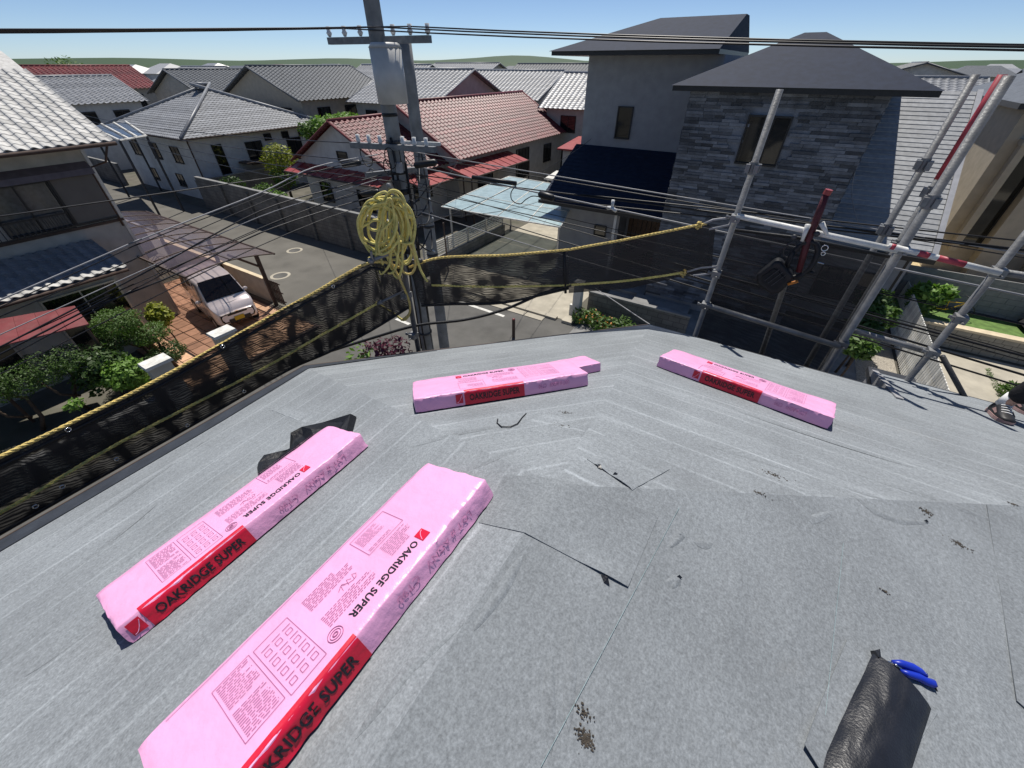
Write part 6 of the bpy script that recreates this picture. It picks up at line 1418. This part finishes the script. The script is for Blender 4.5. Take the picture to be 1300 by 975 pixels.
# shrubs by the fence
c = on_y(1178, 375, 19.2); tree('shrub', 'light green shrub leaning over the slat fence by the yellow bicycle', 'shrub', (c.x - .3, 19.2, 0), [((c.x, 19.2, c.z), (.55, .45, .4)), ((c.x - .1, 18.9, c.z - .4), (.35, .35, .3)), ((c.x + .4, 19.3, c.z + .2), (.32, .3, .2))], ('leaf_light', 'leaf_mid', 'leaf_light'), 1500, .12, .04, 'shrubs by the slat fence')
for i, (u, v, y, s, lab) in enumerate(((1108, 380, 16.5, .5, 'dark leafy bush inside the slat fence below the rail'), (1116, 402, 15.2, .45, 'mid green bush inside the slat fence above the gravel'), (1098, 415, 14.6, .45, 'dark bush at the foot of the black net'), (1092, 440, 12.9, .4, 'low dark bush on the gravel strip'))):
    c = on_y(u, v, y); c.z = max(c.z, .5); tree('shrub', lab, 'shrub', (c.x, c.y, 0), [(c, (s, s, s * .8))], ('leaf_dark', 'leaf_mid')[i % 2], 900, .09, .04, 'shrubs by the slat fence')
tree('weed', 'leafy weed growing from the drive joint', 'plant', (8.1, 16.0, .02), [((8.1, 16.0, .25), (.3, .3, .22))], 'leaf_mid', 200, .07, .01)
mb = MB()
for k in range(60): x = 7.9 + k * .004 + jit(.05); foliage(mb, (7.95 + .03*math.sin(k), 11 + k*.11, .03), (.09, .1, .03), 16, .03, seed=k + 300)
for k in range(50): foliage(mb, (5.95 + k*.1, 13.0 + .05*math.sin(k), .03), (.1, .1, .04), 14, .03, seed=k + 400)
o = mb.build('joint_grass', 'leaf_mid'); o['kind'] = 'stuff'; o['label'] = 'thin grass growing in the joints of the concrete drive'; o['category'] = 'grass'
# beige house
bh = thing('house', 'beige rendered house with tall recessed windows beyond the block wall', 'house', (13, 33, 0), 'houses beyond the crossing')
mb = MB(); mb.box((7.4, 27.5, 0), (20, 38, 6.6)); mb.build('wall', 'stucco_beige', bh)
for x, w_, z0, z1, lab in ((8.5, .8, 1.2, 5.3, 0), (11.5, 1.0, .4, 4.6, 1), (14.2, .9, .8, 4.8, 0)):
    mb = MB(); mb.box((x - w_/2 - .25, 27.0, z0 - .1), (x - w_/2, 27.497, z1 + .1)); mb.box((x + w_/2, 26.8, 0), (x + w_/2 + .9, 27.497, z1 - .2)); mb.box((x - w_/2 - .3, 26.9, z1 + .1), (x + w_/2 + .3, 27.497, z1 + .3)); mb.build('fin', 'stucco_beige', bh, kind='stuff')
    window(bh, (x, 27.496, (z0+z1)/2), w_ - .1, z1 - z0 - .2, 'x', -1, 1, 'frame_dark', 'glass', .05)
mb = MB(); mb.box((7.0, 27.0, 6.6), (20.4, 38.4, 6.8)); mb.build('roof_slab', 'frame_dark', bh)
mb = MB(); mb.hexa([(7.0, 27.0, 6.8), (20.4, 27.0, 6.8), (20.4, 38.4, 6.8), (7.0, 38.4, 6.8)], [(10, 31, 8.4), (17, 31, 8.4), (17, 34, 8.4), (10, 34, 8.4)]); mb.build('roof', 'tile_dark', bh)
for i, (x, y, a) in enumerate(((7.7, 24.6, .2), (8.3, 24.2, .25), (8.9, 24.9, .1), (7.4, 22.9, 0), (9.6, 23.6, .1), (6.6, 24.2, .1))):
    mb = MB(Matrix.Translation((x, y, 0)) @ Matrix.Rotation(a, 4, 'Z')); mb.box((-.28, -.35, .02), (.28, .35, .12 + .05*(i % 2))); tag(mb.build('stepping_stone', 'concrete'), 'pale flat stepping stone on the ochre gravel by the beige house', 'stone', 'stepping stones on ochre gravel')
wb = sheet('wood_deck', [(9.6, 21.2), (13, 21.2), (13, 24.4), (9.6, 24.4)], .06, 'wood_dark')
for k in range(14): mb = MB(); mb.box((9.62, 21.22 + k*.225, .062), (12.98, 21.42 + k*.225, .10)); mb.build('deck_board', 'concrete_grey', wb)
# ================================================================== PERSON walking up the right slope
ft = drop(on_plane(1256, 524, *P_R).xy, P_R); 
pn = thing('person', 'person in black trousers and dark sneakers stepping up the roof edge', 'person', tuple(ft))
G_ = ft + Vector((.02, -.02, 0))
def sk(name, verts, edges, radii, mat, sub=2):
    me = bpy.data.meshes.new(name); off = root_loc(pn); me.from_pydata([tuple(Vector(v) - off) for v in verts], edges, []); o = bpy.data.objects.new(name, me); col.objects.link(o); o.parent = pn; me.materials.append(MT[mat])
    m = o.modifiers.new('skin', 'SKIN'); m.use_smooth_shade = True
    for i, r in enumerate(radii): me.skin_vertices[0].data[i].radius = (r, r) if not isinstance(r, tuple) else r
    me.skin_vertices[0].data[0].use_root = True; s = o.modifiers.new('s', 'SUBSURF'); s.levels = 1; s.render_levels = sub; return o
H0 = Vector((G_.x + .16, G_.y + .05, G_.z))
hipz = .86
an1 = G_ + Vector((0, 0, .10)); kn1 = G_ + Vector((.10, -.02, .48)); an2 = Vector((G_.x + .28, G_.y + .42, zpl(P_R, G_.x, G_.y + .3) + .10)); kn2 = an2 + Vector((.0, .02, .40))
pel = H0 + Vector((.04, .12, hipz)); hp1 = pel + Vector((-.09, -.01, -.04)); hp2 = pel + Vector((.09, .02, -.04))
che = pel + Vector((.02, -.10, .40)); nec = che + Vector((0, -.03, .17)); hd = nec + Vector((0, -.03, .10)); crn = hd + Vector((0, -.02, .13))
s1 = che + Vector((-.18, 0, .09)); s2 = che + Vector((.18, 0, .09)); e1 = s1 + Vector((-.06, -.05, -.28)); e2 = s2 + Vector((.07, .05, -.28)); w1 = e1 + Vector((0, -.14, -.20)); w2 = e2 + Vector((0, -.10, -.22))
V_ = [pel, hp1, kn1, an1, hp2, kn2, an2, pel + Vector((0, -.04, .2)), che, nec, hd, crn, s1, e1, w1, s2, e2, w2]
E_ = [(0,1),(1,2),(2,3),(0,4),(4,5),(5,6),(0,7),(7,8),(8,9),(9,10),(10,11),(8,12),(12,13),(13,14),(8,15),(15,16),(16,17)]
sk('body', V_, E_, [.13, .088, .062, .030, .088, .062, .030, (.15, .10), (.165, .11), .052, .085, .075, .058, .042, .03, .058, .042, .03], 'skin')
sk('trousers', [pel + Vector((0, 0, .08)), pel, hp1, kn1, an1 + Vector((.012, 0, .045)), hp2, kn2, an2 + Vector((0, 0, .05))], [(0,1),(1,2),(2,3),(3,4),(1,5),(5,6),(6,7)], [.15, .15, .11, .088, .066, .11, .088, .066], 'trouser')
sk('shirt', [pel + Vector((0, -.01, .05)), pel + Vector((0, -.04, .2)), che, nec - Vector((0, 0, .05)), s1, e1 + Vector((0, 0, .06)), s2, e2 + Vector((0, 0, .06))], [(0,1),(1,2),(2,3),(2,4),(4,5),(2,6),(6,7)], [(.155, .12), (.165, .115), (.185, .125), .065, .075, .06, .075, .06], 'shirt')
mb = MB(); mb.ball(hd + Vector((0, .02, .06)), (.092, .10, .11), 14, 9); mb.build('hair', 'hair', pn, True)
mb = MB(); mb.ball(hd + Vector((0, -.11, .01)), (.014, .02, .018), 8, 5); mb.build('nose', 'skin', pn, True)
for s in (-1, 1): mb = MB(); mb.ball(hd + Vector((.032*s, -.088, .035)), .010, 8, 5); mb.build('eye', 'hair', pn, True)
mb = MB(); mb.ball(hd + Vector((0, -.088, -.04)), (.026, .012, .007), 8, 5); mb.build('mouth', 'metal_maroon', pn, True)
for s in (-1, 1): mb = MB(); mb.ball(hd + Vector((.09*s, 0, .01)), (.012, .022, .032), 8, 5); mb.build('ear', 'skin', pn, True)
for wv in (w1, w2):
    vs = [wv, wv + Vector((0, -.04, -.05))]; es = [(0, 1)]; rs = [.03, .036]
    for k in range(4):
        x = -.03 + .02*k; b0 = len(vs); vs += [wv + Vector((x, -.07, -.085)), wv + Vector((x*1.1, -.085, -.12)), wv + Vector((x*1.1, -.075, -.145 + .006*abs(k - 1.5)))]; es += [(1, b0), (b0, b0+1), (b0+1, b0+2)]; rs += [.0095, .009, .008]
    b0 = len(vs); vs += [wv + Vector((.045, -.06, -.055)), wv + Vector((.05, -.085, -.08))]; es += [(1, b0), (b0, b0+1)]; rs += [.011, .009]
    sk('hand', vs, es, rs, 'skin', 1)
def shoe(a, d):
    d = Vector((d[0], d[1], 0)).normalized(); n = Vector((-d.y, d.x, 0))
    def P(f, w, z): q = a + d*f + n*w; return Vector((q.x, q.y, max(zpl(P_R, q.x, q.y), -99) + z))
    prof = [(-.075, .030, .09), (-.05, .038, .10), (0, .042, .105), (.06, .044, .085), (.12, .048, .062), (.17, .042, .048), (.195, .022, .036)]
    mb = MB(); rows = []
    for f, w, h in prof:
        rows.append([mb.vert(P(f, w*c, .024 + (h - .024)*s)) for c, s in ((1, 0), (1.02, .35), (.8, .8), (.35, 1), (-.35, 1), (-.8, .8), (-1.02, .35), (-1, 0))])
    for r0, r1 in zip(rows, rows[1:]):
        for k in range(7): mb.f.append([r0[k], r1[k], r1[k+1], r0[k+1]])
    mb.f.append(rows[0][:]); mb.f.append(rows[-1][::-1]); o = mb.build('shoe', 'shoe', pn, True)
    mb = MB(); mb.hexa([P(f, w*1.06, .004) for f, w, h in prof] + [P(f, -w*1.06, .004) for f, w, h in prof[::-1]], [P(f, w*1.08, .026) for f, w, h in prof] + [P(f, -w*1.08, .026) for f, w, h in prof[::-1]]); mb.build('sole', 'shoe_sole', o)
    for k in range(4): f = .03 + .024*k; mb = MB(); mb.tube([P(f, .028, .098 - .012*k), P(f + .006, 0, .108 - .013*k), P(f, -.028, .098 - .012*k)], .004, 5); mb.build('lace', 'sock', o)
    for s in (1, -1): mb = MB(); mb.face([P(.02, s*.0455, .05), P(.10, s*.0485, .04), P(.11, s*.0475, .052), P(.04, s*.044, .075)]); mb.build('stripe', 'shoe_sole', o)
    mb = MB(); mb.tube([a + Vector((0, 0, .085)) - d*.02, a + Vector((.012, 0, .18)) - d*.02], .043, 12); mb.build('sock', 'sock', pn, True)
shoe(G_, (-.08, -1)); shoe(Vector((an2.x, an2.y, 0)), (.1, -1))

# ================================================================== FARTHER NEIGHBOURHOOD
rnd = random.Random(21)
far = [(-60, 16, 10, 9, 5.4, 'tile_grey', 'stucco_white'), (-58, 30, 11, 9, 5.6, 'tile_dark', 'stucco_cream'), (-42, 30, 11, 10, 5.8, 'tile_dark', 'stucco_beige'), (-30, 34, 9, 10, 5.6, 'tile_grey', 'stucco_cream'), (-27, 44, 10, 9, 5.6, 'tile_grey', 'stucco_white'), (-14, 40, 10, 8, 5.4, 'tile_grey', 'stucco_cream'), (-2, 34, 10, 9, 5.8, 'slate', 'stucco_white'), (-64, 4, 9, 6, 5.4, 'tile_dark', 'stucco_white'), (-66, -6, 11, 9, 5.5, 'tile_red', 'stucco_cream'), 
       (-72, 22, 10, 10, 6.0, 'tile_red', 'stucco_cream'), (-46, 46, 11, 9, 6.0, 'tile_grey', 'stucco_white'), (-62, 48, 12, 9, 5.6, 'tile_dark', 'stucco_cream'), (-10, 54, 11, 9, 5.7, 'tile_red', 'stucco_white'), (4, 46, 10, 9, 5.6, 'tile_grey', 'stucco_beige'), (18, 50, 11, 10, 6.0, 'tile_dark', 'stucco_white'), (26, 34, 10, 9, 5.8, 'tile_grey', 'stucco_cream'), (-30, 60, 12, 9, 6.2, 'tile_dark', 'stucco_cream'), (-80, 40, 12, 10, 6.0, 'tile_grey', 'stucco_white'), (-92, 10, 12, 10, 6.0, 'tile_dark', 'stucco_cream'), (-90, -8, 12, 10, 6.2, 'tile_grey', 'stucco_white'), (-50, 66, 12, 10, 6.4, 'tile_grey', 'stucco_cream'), (8, 68, 12, 10, 6.4, 'tile_dark', 'stucco_white'), (30, 62, 12, 10, 6.2, 'tile_red', 'stucco_cream'), (38, 44, 11, 10, 6.0, 'tile_grey', 'stucco_white')]
nmd = {'tile_grey': 'grey tiled', 'tile_dark': 'dark tiled', 'tile_red': 'red tiled', 'slate': 'slate roofed'}; nmw = {'stucco_white': 'white', 'stucco_cream': 'cream', 'stucco_beige': 'beige'}
for x, y, w, d, ze, tl_, wl in far:
    zr = ze + rnd.uniform(1.6, 2.1); rd = rnd.choice('xy'); wins = []
    for k in range(3):
        xx = x - w/2 + w*(k + .7)/3.4
        wins.append(((xx, y - d/2 - .004, ze - 1.3), 1.3, 1.1, 'x', -1)); wins.append(((x + w/2 + .004, y - d/2 + d*(k + .7)/3.4, ze - 1.3), 1.2, 1.1, 'y', 1))
    for k in range(2): wins.append(((x - w/4 + w/2*k, y - d/2 - .004, 1.4), 1.6, 1.5, 'x', -1))
    gable_house('distant %s house with %s roof beyond the nearer streets' % (nmw[wl], nmd[tl_]), x - w/2, x + w/2, y - d/2, y + d/2, ze, zr, rd, wl, tl_, .55, wins, pitch=.45, group='distant houses')
# a second, farther belt without parts
for i in range(46):
    a = R(rnd.uniform(-62, 62)) + R(YAW); dist = rnd.uniform(95, 260); x = -math.sin(a) * dist; y = math.cos(a) * dist; w = rnd.uniform(8, 12); d = rnd.uniform(8, 11); ze = rnd.uniform(4.8, 6.4); zr = ze + rnd.uniform(1.2, 2); tl_ = rnd.choice(('tile_grey', 'tile_dark', 'tile_red', 'slate', 'tile_grey')); wl = rnd.choice(('stucco_white', 'stucco_cream', 'stucco_beige'))
    t = thing('house', 'far off %s house with %s roof near the horizon' % (nmw[wl], nmd[tl_]), 'house', (x, y, 0), 'houses near the horizon')
    mb = MB(); mb.box((x - w/2, y - d/2, 0), (x + w/2, y + d/2, ze)); mb.build('wall', wl, t)
    mb = MB(); mb.hexa([(x - w/2 - .5, y - d/2 - .5, ze), (x + w/2 + .5, y - d/2 - .5, ze), (x + w/2 + .5, y + d/2 + .5, ze), (x - w/2 - .5, y + d/2 + .5, ze)], [(x - w/4, y - .1, zr), (x + w/4, y - .1, zr), (x + w/4, y + .1, zr), (x - w/4, y + .1, zr)]); mb.build('roof', tl_, t)
for i, (x, y, h, lf) in enumerate(((-66, 36, 6, 'leaf_dark'), (-36, 40, 6.5, 'leaf_mid'), (-20, 50, 7, 'leaf_dark'), (-4, 62, 8, 'leaf_mid'), (14, 40, 6, 'leaf_dark'), (-78, 2, 6.5, 'leaf_mid'), (-54, 58, 8, 'leaf_dark'), (24, 74, 9, 'leaf_dark'), (-100, 30, 9, 'leaf_mid'))):
    tree('tree', 'distant leafy tree standing among the far houses', 'tree', (x, y, 0), [((x, y, h*.68), (h*.3, h*.3, h*.34)), ((x + h*.2, y - h*.1, h*.5), (h*.2, h*.2, h*.2)), ((x - h*.2, y + h*.1, h*.55), (h*.22, h*.22, h*.2))], lf, 1500, .28, .16, 'distant trees')
mb = MB()
for i in range(61):
    pass
def hillz(t): return 14 + 10 * noise.noise(Vector((t * 5, 2, 3))) + 5 * noise.noise(Vector((t * 17, 7, 3)))
rows = []
for i in range(81):
    a = R(-80 + 160 * i / 80) + R(YAW); rows.append((math.sin(-a), math.cos(a), hillz(i / 80)))
for (d0, h0), (d1, h1) in zip(((520, 0), (620, .55), (760, 1.0), (950, 0)), ((620, .55), (760, 1.0), (950, 0))):
    for (x0, y0, z0), (x1, y1, z1) in zip(rows, rows[1:]):
        mb.face([(x0*d0, y0*d0, z0*h0 - .5), (x1*d0, y1*d0, z1*h0 - .5), (x1*d1, y1*d1, z1*h1 - .5), (x0*d1, y0*d1, z0*h1 - .5)])
o = mb.build('hills', 'leaf_dark', None, True); o['kind'] = 'structure'
